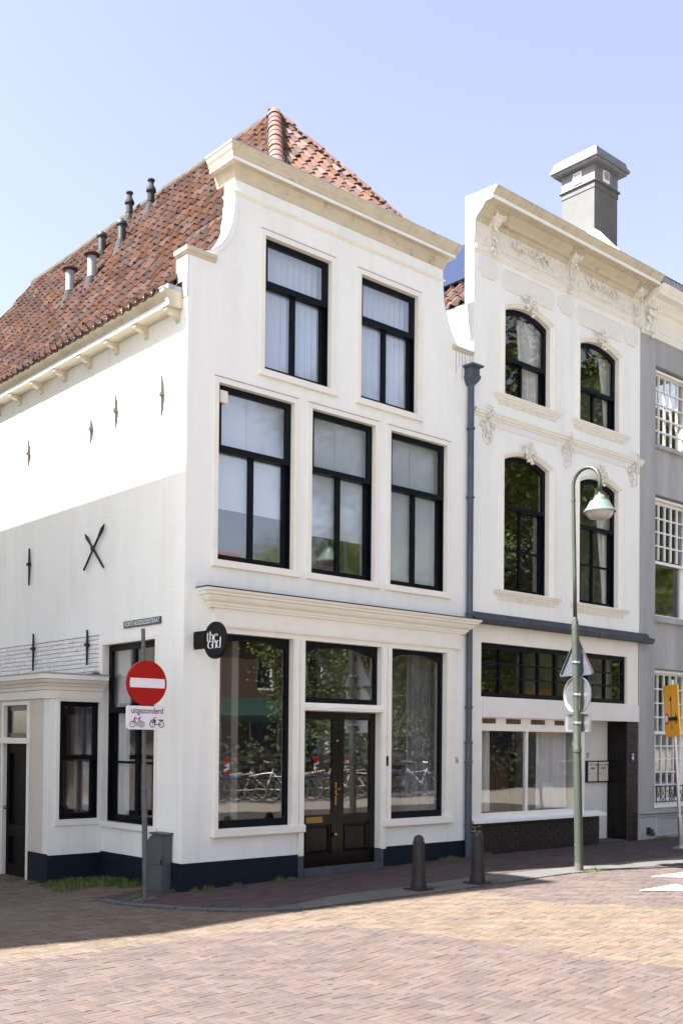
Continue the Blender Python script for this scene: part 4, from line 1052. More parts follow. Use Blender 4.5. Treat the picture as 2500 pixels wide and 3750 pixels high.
# interior
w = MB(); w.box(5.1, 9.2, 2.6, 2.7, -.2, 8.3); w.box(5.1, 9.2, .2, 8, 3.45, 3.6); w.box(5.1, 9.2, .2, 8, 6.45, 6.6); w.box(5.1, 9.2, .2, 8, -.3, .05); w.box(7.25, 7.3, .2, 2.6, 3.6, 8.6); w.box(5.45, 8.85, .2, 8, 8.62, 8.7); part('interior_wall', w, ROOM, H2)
w = MB(); w.box(4.985, 5.08, .18, 10, -.3, 8.30); w.box(9.25, 9.34, .55, 10, -.3, 9.3); w.box(5.08, 9.25, 9.9, 10, -.3, 9.3); part('rear_walls', w, WHITE2, H2)
# roof behind the parapet
R2 = (6.5, 8.32+1.2*(6.5-5.03))
s = MB()
for mir in (0, 1):
    X = (lambda x: 14.32-x) if mir else (lambda x: x)
    s.add([(X(5.03), .175, 8.32), (X(5.03), 10.2, 8.32), (X(R2[0]), 10.2, R2[1]), (X(R2[0]), .5, R2[1]), (X(6.3), .175, 9.84)], [(0, 1, 2, 3, 4)])
s.add([(6.3, .175, 9.84), (8.02, .175, 9.84), (7.82, .5, R2[1]), (R2[0], .5, R2[1]), (7.82, 10.2, R2[1]), (R2[0], 10.2, R2[1])], [(0, 1, 2, 3), (3, 2, 4, 5)])
r2 = link('roof', s.mesh('roof', recalc=False), ROOFU, H2)
Rm, _o = slope_frame((0, 0, 0), (0, -1, 0), (1, 0, 1.2))
for c in range(11):
    for rr in range(7):
        p = Vector((5.0, 2.1-c*.2, 8.31))+Rm.col[1].xyz*(rr*TE+.12)
        if p.y < .24: continue
        o = link('tile', tme, None, r2); o.matrix_basis = Matrix.Translation(p) @ Rm @ Matrix.Rotation(random.gauss(0, .03), 4, 'Z') @ Matrix.Rotation(random.gauss(0, .02), 4, 'X')
for k in range(1):
    s = MB(); o = Vector((5.03, .30, 8.36))+Vector((1, 0, 1.2)).normalized()*(.62+k*.98); vv = Vector((1, 0, 1.2)).normalized(); nn = Vector((-1.2, 0, 1)).normalized()
    c8 = [o+vv*a+Vector((0, b, 0))+nn*c for a in (0, 1.42) for b in (0, 1.65) for c in (.06, .095)]
    s.add(c8, [(0, 1, 3, 2), (4, 6, 7, 5), (0, 4, 5, 1), (2, 3, 7, 6), (0, 2, 6, 4), (1, 5, 7, 3)]); sp_ = part('solar_panel', s, SOLAR, r2)
# things at the entrance
mbx = thing('mailboxes', 'pair of pale mailboxes in a dark frame in the porch of the ornate house', 'mailbox', (8.66, .38, 1.1))
s = MB(); s.poly(rect(8.35, 8.985, 1.092, 1.462), [rect(8.37, 8.655, 1.11, 1.445), rect(8.675, 8.967, 1.11, 1.445)], .352, .398, FR); part('frame', s, IRON, mbx)
for a, b in ((8.37, 8.655), (8.675, 8.967)):
    s = MB(); s.box(a+.003, b-.003, .36, .398, 1.11, 1.385); d_ = part('mailbox_door', s, BEIGE, mbx, bevel=.004)
    s = MB(); s.box(a+.003, b-.003, .357, .398, 1.40, 1.443); part('name_flap', s, BEIGE, mbx)
    s = MB(); s.box(a+.09, a+.20, .355, .36, 1.325, 1.345); s.ball((a+.04, .358, 1.24), .01); part('name_slot', s, RUST, d_)
num = thing('house_number', 'dark house number 5 above the pale mailboxes', 'house number', (8.40, .398, 1.53)); text("5'", .13, IRON, 'digits', num, (8.42, .397, 1.545), (1, 0, 0), (0, 0, 1))
num = thing('house_number', 'thin dark house number 36 on the white wall beside the drainpipe', 'house number', (4.64, 0, 1.49)); text('36', .135, IRON, 'digits', num, (4.675, -.003, 1.495), (1, 0, 0), (0, 0, 1), sx=.62, off=-.003)
sh = thing('monument_shield', 'small blue and white shield plate on the dark brick pier', 'shield', (9.155, -.01, 1.53))
Psh = [(9.155, 1.468), (9.20, 1.51), (9.205, 1.588), (9.105, 1.588), (9.11, 1.51)]
s = MB(); s.poly(Psh, [], -.012, .001, FR); part('shield_plate', s, FRBL, sh)
s = MB(); s.poly([(9.13, 1.587), (9.18, 1.587), (9.155, 1.557)], [], -.015, -.012, FR); s.poly([(9.155, 1.47), (9.183, 1.513), (9.155, 1.55), (9.127, 1.513)], [], -.015, -.012, FR); part('shield_lozenge', s, TXTW, sh)
# curtains and a lamp in the upper windows
curtain('curtain', 6.27, 7.02, 7.05, 8.42, .24, FR, CURT, 7, .03, 'white curtain in the left top window of the ornate house', 'curtains of the ornate house', taper=-.15)
curtain('curtain', 8.45, 8.95, 7.05, 8.36, .24, FR, CURT, 6, .03, 'white curtain in the right top window of the ornate house', 'curtains of the ornate house', taper=-.45)
curtain('curtain', 8.36, 8.95, 4.07, 6.1, .24, FR, CURT, 6, .03, 'long white curtain in the window behind the street lamp head', 'curtains of the ornate house', taper=-.45)
curtain('curtain', 6.90, 7.66, .70, 2.02, .30, FR, CURT, 8, .03, 'pleated pale curtain behind the display window left of the lamp post', 'curtains of the display window')
curtain('curtain', 5.56, 5.74, .70, 2.02, .30, FR, CURT, 3, .02, 'narrow pale curtain at the left edge of the display window', 'curtains of the display window')
pl = thing('pendant_lamp', 'coppery pendant lamp hanging behind the left first floor window of the ornate house', 'lamp', (6.05, .8, 6.45))
s = MB(); s.lathe([(.20, 4.42), (.15, 4.5), (.05, 4.52), (.06, 4.70), (.02, 4.74)], (6.05, .8, 0), 16); part('lamp_shade', s, HIPT, pl, smooth=True)
s = MB(); s.tube([(6.05, .8, 4.74), (6.05, .8, 6.46)], .006, 5); part('cord', s, IRON, pl)
# painting leaning in the display window
s = MB(); s.add([(6.30, .75, .06), (6.95, .75, .06), (7.10, 1.1, 1.50), (6.55, 1.1, 1.60), (6.30, .78, .06), (6.95, .78, .06), (7.10, 1.13, 1.50), (6.55, 1.13, 1.60)], [(0, 1, 2, 3), (4, 7, 6, 5), (0, 4, 5, 1), (1, 5, 6, 2), (2, 6, 7, 3), (3, 7, 4, 0)]); solo('leaning_panel', s, WOOD, 'brown board leaning inside the display window', 'board')

# ================================================================== grey house at the right edge
H3 = thing('grey_house', 'grey rendered house with small paned white windows at the right edge', 'house', (11.6, 0, .1))
WX = [(9.84, 11.0), (12.2, 13.36)]
hs = [rect(a, b, z0, z1) for a, b in WX for z0, z1 in ((.63, 3.10), (3.95, 6.20), (7.03, 8.50))]
w = MB(); w.poly(rect(9.345, 14, -.3, 8.97), hs, 0, .25, FR); part('front_wall', w, GREY, H3)
for a, b in WX:
    window(H3, a, b, .72, 3.06, FR, 1.97, d=.10, fw=.05, mull=.022, cols=5, rows_top=4, rows_bot=5, sashm=WPAINT, surround=None, sill=(.0, .0, .09, .03), sill_m=WPAINT)
    window(H3, a, b, 4.02, 6.12, FR, 5.03, d=.10, fw=.05, mull=0, sashm=WPAINT, sill=(.02, .02, .1, .06), sill_m=GREY, top_mull=0, name='window')
    window(H3, a, b, 7.08, 8.44, FR, 7.13, d=.10, fw=.05, mull=.02, cols=5, rows_top=5, sashm=WPAINT, sill=(.02, .02, .07, .06), sill_m=GREY)
    for z in (3.03, 6.11, 8.40):
        s = MB(); s.sweep([(a+.002, .08), (b-.002, .08)], [(0, z), (.05, z), (.06, z+.03), (.03, z+.045), (.02, z+.06), (0, z+.06)]); part('window_head', s, CREAM, H3)
# glazing bars of the middle windows
for a, b in WX:
    s = MB()
    for k in range(1, 5): x = a+.07+(b-a-.14)*k/5; s.box(x-.011, x+.011, .094, .126, 5.07, 6.06)
    for k in range(1, 4): z = 5.07+.99*k/4; s.box(a+.07, b-.07, .096, .124, z-.011, z+.011)
    part('glazing_bars', s, WPAINT, H3)
    f = MB(); z0, z1 = .73, 1.0
    f.box(a-.03, b+.03, -.05, -.03, z1, z1+.018); f.box(a-.03, b+.03, -.05, -.03, z0, z0+.015); f.box(a-.03, b+.03, -.047, -.033, z1-.08, z1-.07)
    n = 8
    for k in range(n+1):
        x = a+(b-a)*k/n; f.box(x-.007, x+.007, -.047, -.033, z0, z1)
        if k % 2 and k < n:
            xc = x+(b-a)/n/2; f.sweep([(xc, z0+.03), (xc+.035, z0+.10), (xc, z0+.17), (xc-.035, z0+.10)], [(0, -.045), (.008, -.045), (.008, -.035), (0, -.035)], lambda p, q, dd: (p, dd, q), closed=True)
    part('window_railing', f, IRON, H3)
s = MB(); s.box(9.35, 14, -.03, 0, -.3, .48); s.box(9.35, 14, -.05, 0, .49, .515); s.box(9.35, 14, -.065, 0, .54, .575); bs = part('stone_base', s, GREYL, H3)
for a, b in ((9.88, 11.0), (11.2, 12.1)):
    s = MB(); s.sweep([(a, .15), (b, .15), (b, .44), (a, .44)], [(0, -.04), (.012, -.045), (.024, -.03), (0, -.03)], lambda p, q, dd: (p, dd, q), closed=True); part('base_panel', s, GREYL, bs)
s = MB(); s.tube([(9.60, -.02, .24), (9.60, -.10, .24), (9.60, -.13, .16)], .045, 8); s.box(9.55, 9.65, -.06, -.02, .18, .3); part('downspout_shoe', s, IRON, bs)
w = MB(); w.box(9.36, 14, 2.2, 2.3, 0, 9); w.box(9.36, 14, .26, 2.2, 3.2, 3.4); w.box(9.36, 14, .26, 2.2, 6.3, 6.5); w.box(9.36, 14, .26, 9, -.3, 0); w.box(13.8, 14, .25, 9, 0, 9); part('interior_wall', w, ROOM, H3)
s = MB(); s.box(9.348, 14, -.014, .0, 8.97, 9.52); s.box(9.348, 14, 0, .25, 8.97, 9.6); part('frieze', s, CREAM, H3)
s = MB(); s.sweep([(9.348, -.0), (14, -.0)], [(0, 8.96), (.03, 8.96), (.035, 9.0), (.05, 9.01), (.055, 9.05), (.07, 9.06), (.07, 9.08), (0, 9.09)]); part('frieze_moulding', s, CREAM, H3)
CP3 = [(a, b-.13) for a, b in CP2]
s = MB(); s.sweep([(9.40, 0), (14, 0)], CP3); c3 = part('roof_cornice', s, CREAM, H3)
k = MB(); foliage(k, 9.42, 9.72, 9.28, 9.55, 34, .12, .045, 300); foliage(k, 9.46, 9.66, 9.10, 9.30, 16, .06, .035, 301); foliage(k, 9.42, 9.70, 8.93, 9.12, 20, .07, .035, 302); scroll(k, 9.50, 9.42, .08, 1.3, .19, .022); scroll(k, 9.64, 9.40, .07, 1.3, .19, .02, -1)
part('console', k, CREAM, c3)
# slate roof, parapet block, chimney
s = MB(); s.add([(9.36, -.30, 9.76), (14, -.30, 9.76), (14, .62, 10.66), (9.36, .62, 10.66), (9.36, 9, 10.7), (14, 9, 10.7), (9.36, -.30, 9.70), (14, -.30, 9.70), (9.36, 9, 9.7), (14, 9, 9.7)], [(0, 1, 2, 3), (3, 2, 5, 4), (6, 8, 9, 7), (0, 6, 7, 1), (4, 5, 9, 8), (0, 3, 4, 8, 6), (1, 7, 9, 5, 2)])
r3 = part('roof', s, ROOFU, H3)
uu = Vector((1, 0, 0)); vv = Vector((0, .92, .90)).normalized(); nn = uu.cross(vv)
for rr in range(6):
    for c in range(19):
        x = 9.40+c*.24+(rr % 2)*.12; o = Vector((x, -.30, 9.775))+vv*rr*.21
        q = MB(); q.add([o+uu*a+vv*b+nn*(cc+(.014 if b == 0 else 0)) for a in (.004, .232) for b in (0, .27) for cc in (0, .012)], [(0, 1, 3, 2), (4, 6, 7, 5), (0, 4, 5, 1), (2, 3, 7, 6), (0, 2, 6, 4), (1, 5, 7, 3)]); part('slate', q, SLATE, r3)
s = MB()
for i in range(80): x = 9.45+i*.045; s.tube([(x, -.36, 9.71), (x+random.uniform(-.015, .015), -.38, 9.86)], .0024, 3)
part('bird_spikes', s, SPIKE, r3, kind='stuff')
s = MB(); s.add([(9.34, .2, 9.7), (9.50, .2, 9.7), (9.50, 1.5, 9.7), (9.34, 1.5, 9.7), (9.34, .2, 10.25), (9.50, .2, 10.25), (9.50, .95, 11.12), (9.34, .95, 11.12), (9.50, 1.5, 11.12), (9.34, 1.5, 11.12)], [(0, 1, 2, 3), (4, 5, 6, 7), (7, 6, 8, 9), (0, 4, 7, 9, 3), (1, 2, 8, 6, 5), (0, 1, 5, 4), (2, 3, 9, 8)]); part('parapet_block', s, BEIGE, H3)
CX0, CX1, CY0, CY1 = 9.525, 10.255, 1.10, 1.83
s = MB(); s.box(CX0, CX1, CY0, CY1, 10.3, 12.02)
ch = part('chimney', s, CHIM, H3)
def ringbox(x, z0, z1, o1=None):
    q = MB(); o1 = x if o1 is None else o1
    q.add([(CX0-x, CY0-x, z0), (CX1+x, CY0-x, z0), (CX1+x, CY1+x, z0), (CX0-x, CY1+x, z0), (CX0-o1, CY0-o1, z1), (CX1+o1, CY0-o1, z1), (CX1+o1, CY1+o1, z1), (CX0-o1, CY1+o1, z1)], [(0, 3, 2, 1), (4, 5, 6, 7), (0, 1, 5, 4), (1, 2, 6, 5), (2, 3, 7, 6), (3, 0, 4, 7)]); return q
part('chimney_band', ringbox(.012, 12.02, 12.13), CHIM, ch); part('chimney_ledge', ringbox(.045, 12.13, 12.17, .03), CHIM, ch)
part('chimney_neck', ringbox(.005, 12.17, 12.46), LEADG, ch)
part('chimney_cap', ringbox(.12, 12.46, 12.51, .135), LEADG, ch); part('cap_lead', ringbox(.165, 12.51, 12.57), LEADG, ch); part('cap_dome', ringbox(.14, 12.57, 12.70, .11), LEADG, ch); part('cap_top', ringbox(.11, 12.70, 12.78, .01), LEADG, ch)
part('chimney_flashing', ringbox(.02, 10.55, 11.10), LEAD, ch)
for (x0, x1, y0, y1) in ((CX0-.03, CX0-.005, 1.38, 1.56), (9.78, 9.96, CY0-.03, CY0-.005)):
    s = MB(); s.box(x0, x1, y0, y1, 12.20, 12.41); vt = part('vent_grille', s, CREAM, ch)
    s = MB()
    for k in range(5):
        if x1-x0 < .1: s.box(x0-.004, x0, y0+.02+k*.032, y0+.034+k*.032, 12.25, 12.39)
        else: s.box(x0+.02+k*.032, x0+.034+k*.032, y0-.004, y0, 12.25, 12.39)
    part('grille_slot', s, IRON, vt)
# ================================================================== street furniture
UP = Vector((0, 0, 1))
# traffic sign post
SPX, SPY = -.536, -.10
gz = g(SPX)
sp = thing('sign_post', 'thin grey metal post carrying the red no entry sign', 'post', (SPX, SPY, gz))
LN = -.022                                         # leans a little to the left
px = lambda z: SPX+LN*(z-gz)
s = MB(); s.tube([(px(-.1), SPY, -.1), (px(1.2), SPY, 1.2)], .031, 14); s.lathe([(.031, 1.18), (.034, 1.19), (.034, 1.21), (.022, 1.225)], (px(1.2), SPY, 0), 14); part('post_sleeve', s, POLEG, sp, smooth=True)
s = MB(); s.tube([(px(1.2), SPY, 1.2), (px(2.99), SPY, 2.99)], .022, 12); part('post_tube', s, POLEG, sp, smooth=True)
s = MB(); n = 12
ring = [(SPX+math.cos(2*PI*k/n)*.15*random.uniform(.7, 1.2), SPY+math.sin(2*PI*k/n)*.11*random.uniform(.7, 1.2)) for k in range(n)]
s.v = [(x, y, g(x)-.02) for x, y in ring]+[(SPX+(x-SPX)*.8, SPY+(y-SPY)*.8, g(x)+.018) for x, y in ring]
s.f = [(k, (k+1) % n, n+(k+1) % n, n+k) for k in range(n)]+[tuple(range(n, 2*n))]; part('concrete_foot', s, KERB, sp)
for z in (2.25, 2.5, 2.0):
    s = MB(); s.lathe([(.024, z), (.03, z+.002), (.03, z+.028), (.024, z+.03)], (px(z), SPY, 0), 12); s.box(px(z)-.03, px(z)+.03, SPY-.034, SPY-.02, z, z+.03); part('clamp', s, POLEG, sp)
ne = thing('no_entry_sign', 'round red no entry sign with a white bar on the thin post', 'traffic sign', (px(2.38), SPY-.04, 2.38))
cx, cz, yy = px(2.38)+.012, 2.382, SPY-.045
s = MB(); s.lathe([(.249, -.006), (.2525, .0), (.2525, .012), (.246, .014)], n=40, mp=lambda a, b, d: (cx+a, yy-.012+d, cz+b)); s.lathe([(.2525, .004), (.2525, .03), (.247, .03), (.246, .008)], n=40, mp=lambda a, b, d: (cx+a, yy-.012+d, cz+b)); part('sign_face', s, SIGNR, ne)
s = MB(); h = .052
P = [(cx-.218, cz-h), (cx+.218, cz-h), (cx+.224, cz), (cx+.218, cz+h), (cx-.218, cz+h), (cx-.224, cz)]
s.poly(P, [], yy-.0215, yy-.0178, FR); part('white_bar', s, SIGNW, ne)
sub = thing('exception_plate', 'white plate reading uitgezonderd with bicycle and moped pictograms', 'sign plate', (px(2), SPY-.04, 2.0))
x0, x1, z0, z1 = cx-.250, cx+.246, 1.866, 2.127
rr = .02
P = [(x0+rr, z0), (x1-rr, z0), (x1, z0+rr), (x1, z1-rr), (x1-rr, z1), (x0+rr, z1), (x0, z1-rr), (x0, z0+rr)]
s = MB(); s.poly(P, [], yy-.016, yy-.012, FR); s.poly(P, [[(cx+(a-cx)*.975, (z0+z1)/2+(b-(z0+z1)/2)*.96) for a, b in P]], yy-.0119, yy+.012, FR); part('plate', s, SIGNW, sub)
yf = yy-.0162
text('uitgezonderd', .092, SIGNB, 'lettering', sub, (cx+.004, yf, 2.073), (1, 0, 0), (0, 0, 1), .0008, sx=.84, off=.0009)
def bar(mb, a, b, w):
    a, b = Vector(a), Vector(b); t = (b-a).normalized(); q = Vector((t.y, -t.x))*w/2
    mb.poly([tuple(a+q), tuple(b+q), tuple(b-q), tuple(a-q)], [], yf-.0012, yf, FR)
def ringm(mb, x, z, r, w):
    n = 22; mb.poly([(x+r*math.cos(2*PI*k/n), z+r*math.sin(2*PI*k/n)) for k in range(n)], [[(x+(r-w)*math.cos(2*PI*k/n), z+(r-w)*math.sin(2*PI*k/n)) for k in range(n)]], yf-.0012, yf, FR)
s = MB(); bx, bz = cx-.126, 1.925; q = .0075
ringm(s, bx-.055, bz, .036, q); ringm(s, bx+.055, bz, .036, q)
for a, b in (((-.055, 0), (-.028, .075)), ((-.028, .075), (-.012, .077)), ((-.034, .058), (.03, .058)), ((.03, .058), (.045, .074)), ((.022, .075), (.052, .075)), ((-.034, .052), (.0, -.0)), ((.0, 0), (.032, .06)), ((.032, .05), (.055, 0)), ((0, 0), (.055, 0))):
    bar(s, (bx+a[0], bz+a[1]), (bx+b[0], bz+b[1]), q)
part('bicycle_symbol', s, SIGNB, sub)
s = MB(); bx = cx+.128; q = .0085
ringm(s, bx-.060, bz, .036, q); ringm(s, bx+.058, bz, .036, q)
for a, b in (((-.060, 0), (-.033, .075)), ((-.033, .075), (-.012, .076)), ((-.04, .055), (-.072, .045)), ((-.072, .045), (-.085, .03)), ((-.025, .0), (.058, 0)), ((-.035, .05), (-.025, .0))): bar(s, (bx+a[0], bz+a[1]), (bx+b[0], bz+b[1]), q)
s.poly([(bx-.035, bz+.05), (bx-.018, bz+.055), (bx-.012, bz+.035), (bx-.024, bz+.015)], [], yf-.0012, yf, FR)
s.poly([(bx+.018, bz+.055), (bx+.085, bz+.055), (bx+.085, bz+.042), (bx+.024, bz+.04)], [], yf-.0012, yf, FR)
part('moped_symbol', s, SIGNB, sub)
s = MB(); s.poly([(cx-.14, 1.905), (cx-.03, 1.90), (cx-.025, 1.95), (cx-.07, 1.955), (cx-.14, 1.945)], [], yf-.002, yf-.0013, FR); part('sticker', s, ZINCL, sub)

# street name plate
st = thing('street_name_sign', 'dark blue street name plate above the tall side window', 'street sign', (-.01, .92, 3.19))
s = MB(); s.box(-.012, .0, .484, 1.352, 3.143, 3.230); part('plate', s, SIGNN, st)
text('KORTE NOODGODSSTRAAT', .083, TXTW, 'lettering', st, (-.0125, .918, 3.186), (0, -1, 0), (0, 0, 1), .0008, sx=.74, off=.0)

# hanging shop sign
hg = thing('shop_sign', 'round black hanging shop sign with white script letters at the corner', 'shop sign', (.15, 0, 2.9))
SX = .15
s = MB(); s.box(SX-.022, SX+.022, -.24, .0, 2.81, 3.015); part('bracket', s, SIGNB, hg, bevel=.004)
for z in (2.822, 3.0):
    s = MB(); s.box(SX-.03, SX+.03, -.012, .0, z-.014, z+.014); s.ball((SX-.028, -.014, z), .012); part('bracket_bolt', s, ALU, hg)
s = MB(); s.lathe([(.208, 0), (.212, .004), (.212, .036), (.208, .04)], n=44, mp=lambda a, b, d: (SX-.02+d, -.42+a, 2.893+b)); part('disc', s, SIGNB, hg)
# letters drawn stroke by stroke on the disc (u to the right = -y, v up)
fx = SX-.0215
UK = 1/9.8/ (3907.96/12.45) ; U0, V0 = 970, 830
def lp(u, v): return ((-.437-(u-U0)*UK*1.66), 2.893-(v-V0)*UK)
def stroke(pts, wd):
    q = MB(); n = len(pts)
    for i in range(n):
        a = Vector(pts[max(i-1, 0)]); b = Vector(pts[min(i+1, n-1)]); t = (b-a).normalized() if (b-a).length else Vector((0, 1)); nn = Vector((t.y, -t.x))
        w_ = wd[i] if isinstance(wd, (list, tuple)) else wd
        p = Vector(pts[i])
        for sg in (-1, 1):
            u, v = p.x+nn.x*w_*sg, p.y+nn.y*w_*sg
            y, z = lp(u, v)
            q.v.append((fx-.002, y, z)); q.v.append((fx+.001, y, z))
    for i in range(n-1):
        k = i*4; q.f += [(k, k+2, k+6, k+4), (k+1, k+5, k+7, k+3), (k, k+4, k+5, k+1), (k+2, k+3, k+7, k+6)]
    q.f += [(0, 1, 3, 2), (4*n-4, 4*n-2, 4*n-1, 4*n-3)]
    part('letter_stroke', q, TXTW, hg)
def bow(cu, cv, ru, rv, a0, a1, n=14): return [(cu+ru*math.cos(math.radians(a0+(a1-a0)*i/n)), cv-rv*math.sin(math.radians(a0+(a1-a0)*i/n))) for i in range(n+1)]
stroke([(715, 555), (705, 640), (700, 760), (705, 840), (725, 868), (770, 850)], [14, 15, 15, 15, 9, 4]); stroke([(680, 632), (745, 630)], 5)
stroke([(800, 515), (797, 700), (790, 865)], 16); stroke(bow(850, 690, 45, 75, 150, 20, 8)+[(900, 800), (900, 960), (893, 1118)], [4]*4+[8]*3+[12]*2+[17, 17, 17])
stroke(bow(1005, 735, 70, 115, 35, 290, 16), [5, 7, 8, 8, 8, 10, 13, 16, 17, 17, 16, 13, 10, 8, 7, 5, 4]); stroke([(945, 695), (1075, 680)], 5); stroke(bow(1010, 690, 62, 80, 60, 0, 6), 9)
stroke(bow(800, 990, 75, 125, 40, 310, 16), [5, 6, 7, 8, 9, 11, 14, 16, 17, 17, 15, 12, 9, 8, 7, 5, 5]); stroke([(850, 970), (865, 1010), (872, 1040)], [14, 9, 3])
stroke([(950, 870), (975, 925)], [16, 5]); stroke([(1025, 860), (1018, 1000), (1008, 1115)], 17); stroke([(905, 900), (940, 875), (1010, 870)], 5)
stroke(bow(1110, 985, 70, 125, 70, 290, 14), [5, 6, 8, 10, 13, 16, 17, 17, 16, 13, 10, 8, 6, 5, 4]); stroke([(1175, 740), (1170, 920), (1160, 1108)], 17)

# cabinet in the corner
cb = thing('service_cabinet', 'small grey metal cabinet against the side wall behind the sign post', 'cabinet', (-.08, .36, 0))
s = MB()
zb = -.03
P = [(.19, zb), (.60, zb), (.60, .42), (.575, .52), (.50, .60), (.42, .645), (.19, .645)]
s.poly(P, [], -.135, -.016, SD); part('body', s, CABG, cb, bevel=.006)
s = MB(); s.box(-.15, -.0, .17, .46, .645, .668); part('lid', s, CABG, cb, bevel=.004)
s = MB(); s.box(-.120, -.03, .182, .19, .29, .63); part('end_panel', s, CABG, cb)
s = MB(); s.box(-.142, -.135, .205, .585, .30, .41); s.box(-.142, -.135, .205, .585, zb+.01, .29); part('front_panel', s, CABG, cb)
s = MB(); s.box(-.147, -.135, .20, .222, .30, .36); part('lock', s, IRON, cb)

# bollards
for bx, by, lab in ((2.06, -1.80, 'dark cast iron bollard on the kerb in front of the right shop window'), (2.91, -1.955, 'dark cast iron bollard on the kerb in front of the drainpipe')):
    zb = g(bx)
    b = thing('bollard', lab, 'bollard', (bx, by, zb), 'cast iron bollards on the kerb')
    s = MB(); s.box(bx-.115, bx+.115, by-.135, by+.135, zb, zb+.03); part('base_plate', s, BOLL, b, bevel=.006)
    s = MB(); s.lathe([(.103, zb+.03), (.099, zb+.07), (.088, zb+.13), (.082, zb+.22), (.078, zb+.40), (.072, zb+.535), (.076, zb+.54), (.076, zb+.562), (.061, zb+.568)], (bx, by, 0), 8); part('shaft', s, BOLL, b, bevel=.004)
    s = MB(); s.lathe([(.061, zb+.562), (.061, zb+.59), (.054, zb+.612), (.037, zb+.63), (.014, zb+.64)], (bx, by, 0), 16); part('dome', s, BOLL, b, smooth=True)

# street lamp
LX, LY = 4.757, -2.082
lz = g(LX)
LL = -.034
lx = lambda z: LX+LL*(z-lz)
lp_ = thing('street_lamp', 'green curved street lamp with a bell shade on the kerb', 'street lamp', (LX, LY, lz))
zz = [lz-.05, .5, 1.2, 1.64, 1.645, 1.67, 1.70, 1.72, 2.4, 3.26, 3.30, 3.40]
rr = [.056, .055, .054, .053, .06, .06, .056, .049, .047, .047, .045, .026]
s = MB(); s.tube([(lx(z), LY, z) for z in zz], rr, 18); part('lower_post', s, LAMPG, lp_, smooth=True)
s = MB(); s.tube([(lx(.02), LY, lz-.03), (lx(.2), LY, .205)], [.0575, .0568], 18); part('painted_foot', s, KERB, lp_, smooth=True)
pts = [(lx(z), LY, z) for z in (3.38, 4.0, 4.6, 5.0)]
R_ = .205; top = lx(5.1)
for k in range(13):
    a = PI*k/12; pts.append((top, LY-R_+R_*math.cos(a), 5.10+R_*math.sin(a)))
pts.append((top, LY-2*R_, 4.96))
s = MB(); s.tube(pts, [.026]*3+[.025]*(len(pts)-3), 14); part('curved_arm', s, LAMPG, lp_, smooth='full')
for z in (4.9, ):
    s = MB(); s.lathe([(.026, z), (.03, z+.004), (.03, z+.03), (.026, z+.034)], (lx(z), LY, 0), 12); part('arm_joint', s, LAMPG, lp_)
hx, hy = top, LY-2*R_
hd = part('lamp_shade', (lambda q: (q.lathe([(.018, 4.955), (.022, 4.925), (.05, 4.915), (.078, 4.88), (.084, 4.85), (.12, 4.84), (.128, 4.828), (.16, 4.765), (.196, 4.715), (.204, 4.706), (.204, 4.698), (.19, 4.70), (.155, 4.76), (.11, 4.82)], (hx, hy, 0), 36), q)[1])(MB()), LAMPH, lp_, smooth=True)
s = MB(); s.lathe([(.176, 4.703), (.165, 4.67), (.14, 4.63), (.10, 4.612), (.03, 4.606)], (hx, hy, 0), 28); part('lamp_bowl', s, BOWL, hd, smooth=True)
# the backs of three signs clamped to the lamp post
nS = Vector((-.986, .165, 0)); tS = UP.cross(nS).normalized()      # tS: to the left seen from behind -> +y side negative
tS = Vector((.165, .986, 0))
oS = lambda z: Vector((lx(z), LY, z))-nS*.075+tS*.055
def plate(pts, z, th, m, mrim, nm_t, lab, cat, front, rim=.016):
    o = oS(z); t = thing(nm_t, lab, cat, tuple(o), 'signs clamped behind the lamp post')
    F3 = lambda a, d, b: tuple(o+tS*a+nS*(-d)+UP*b)
    s = MB(); s.poly(pts, [], 0, .004, F3); part('back_plate', s, m, t)
    c = Vector((sum(p[0] for p in pts)/len(pts), sum(p[1] for p in pts)/len(pts)))
    inn = [tuple(c+(Vector(p)-c)*(1-rim/.24)) for p in pts]
    s = MB(); s.poly(pts, [inn], -.022, -.0002, F3); part('rim', s, mrim, t)
    s = MB(); s.poly([tuple(c+(Vector(p)-c)*1.0) for p in pts], [], .0042, .009, F3); part('front_face', s, front, t)
    s = MB(); s.box(-.03, .03, -.045, -.0003, -.012+c.y, .012+c.y, F3); s.lathe([(.052, -.014), (.058, -.012), (.058, .012), (.052, .014)], n=14, mp=lambda a, b, d: (lx(z)+a, LY+b, z+c.y+d)); part('clamp', s, ALU, t)
plate([(-.285, -.235), (.285, -.235), (.30, -.21), (.022, .255), (-.022, .255), (-.30, -.21)], 2.875, 0, STEELG, ZINC, 'warning_sign', 'back of a triangular traffic sign, topmost on the lamp post', 'traffic sign', SIGNR)
n = 36
plate([(.245*math.cos(2*PI*k/n), .245*math.sin(2*PI*k/n)) for k in range(n)], 2.393, 0, ALU, ALU, 'round_sign', 'back of a round traffic sign on the lamp post, below the triangle', 'traffic sign', FRBL, .012)
plate([(-.225, -.12), (.225, -.12), (.225, .12), (-.225, .12)], 2.025, 0, ALU, ALU, 'sub_plate', 'back of a small rectangular plate, lowest on the lamp post', 'sign plate', SIGNW, .02)

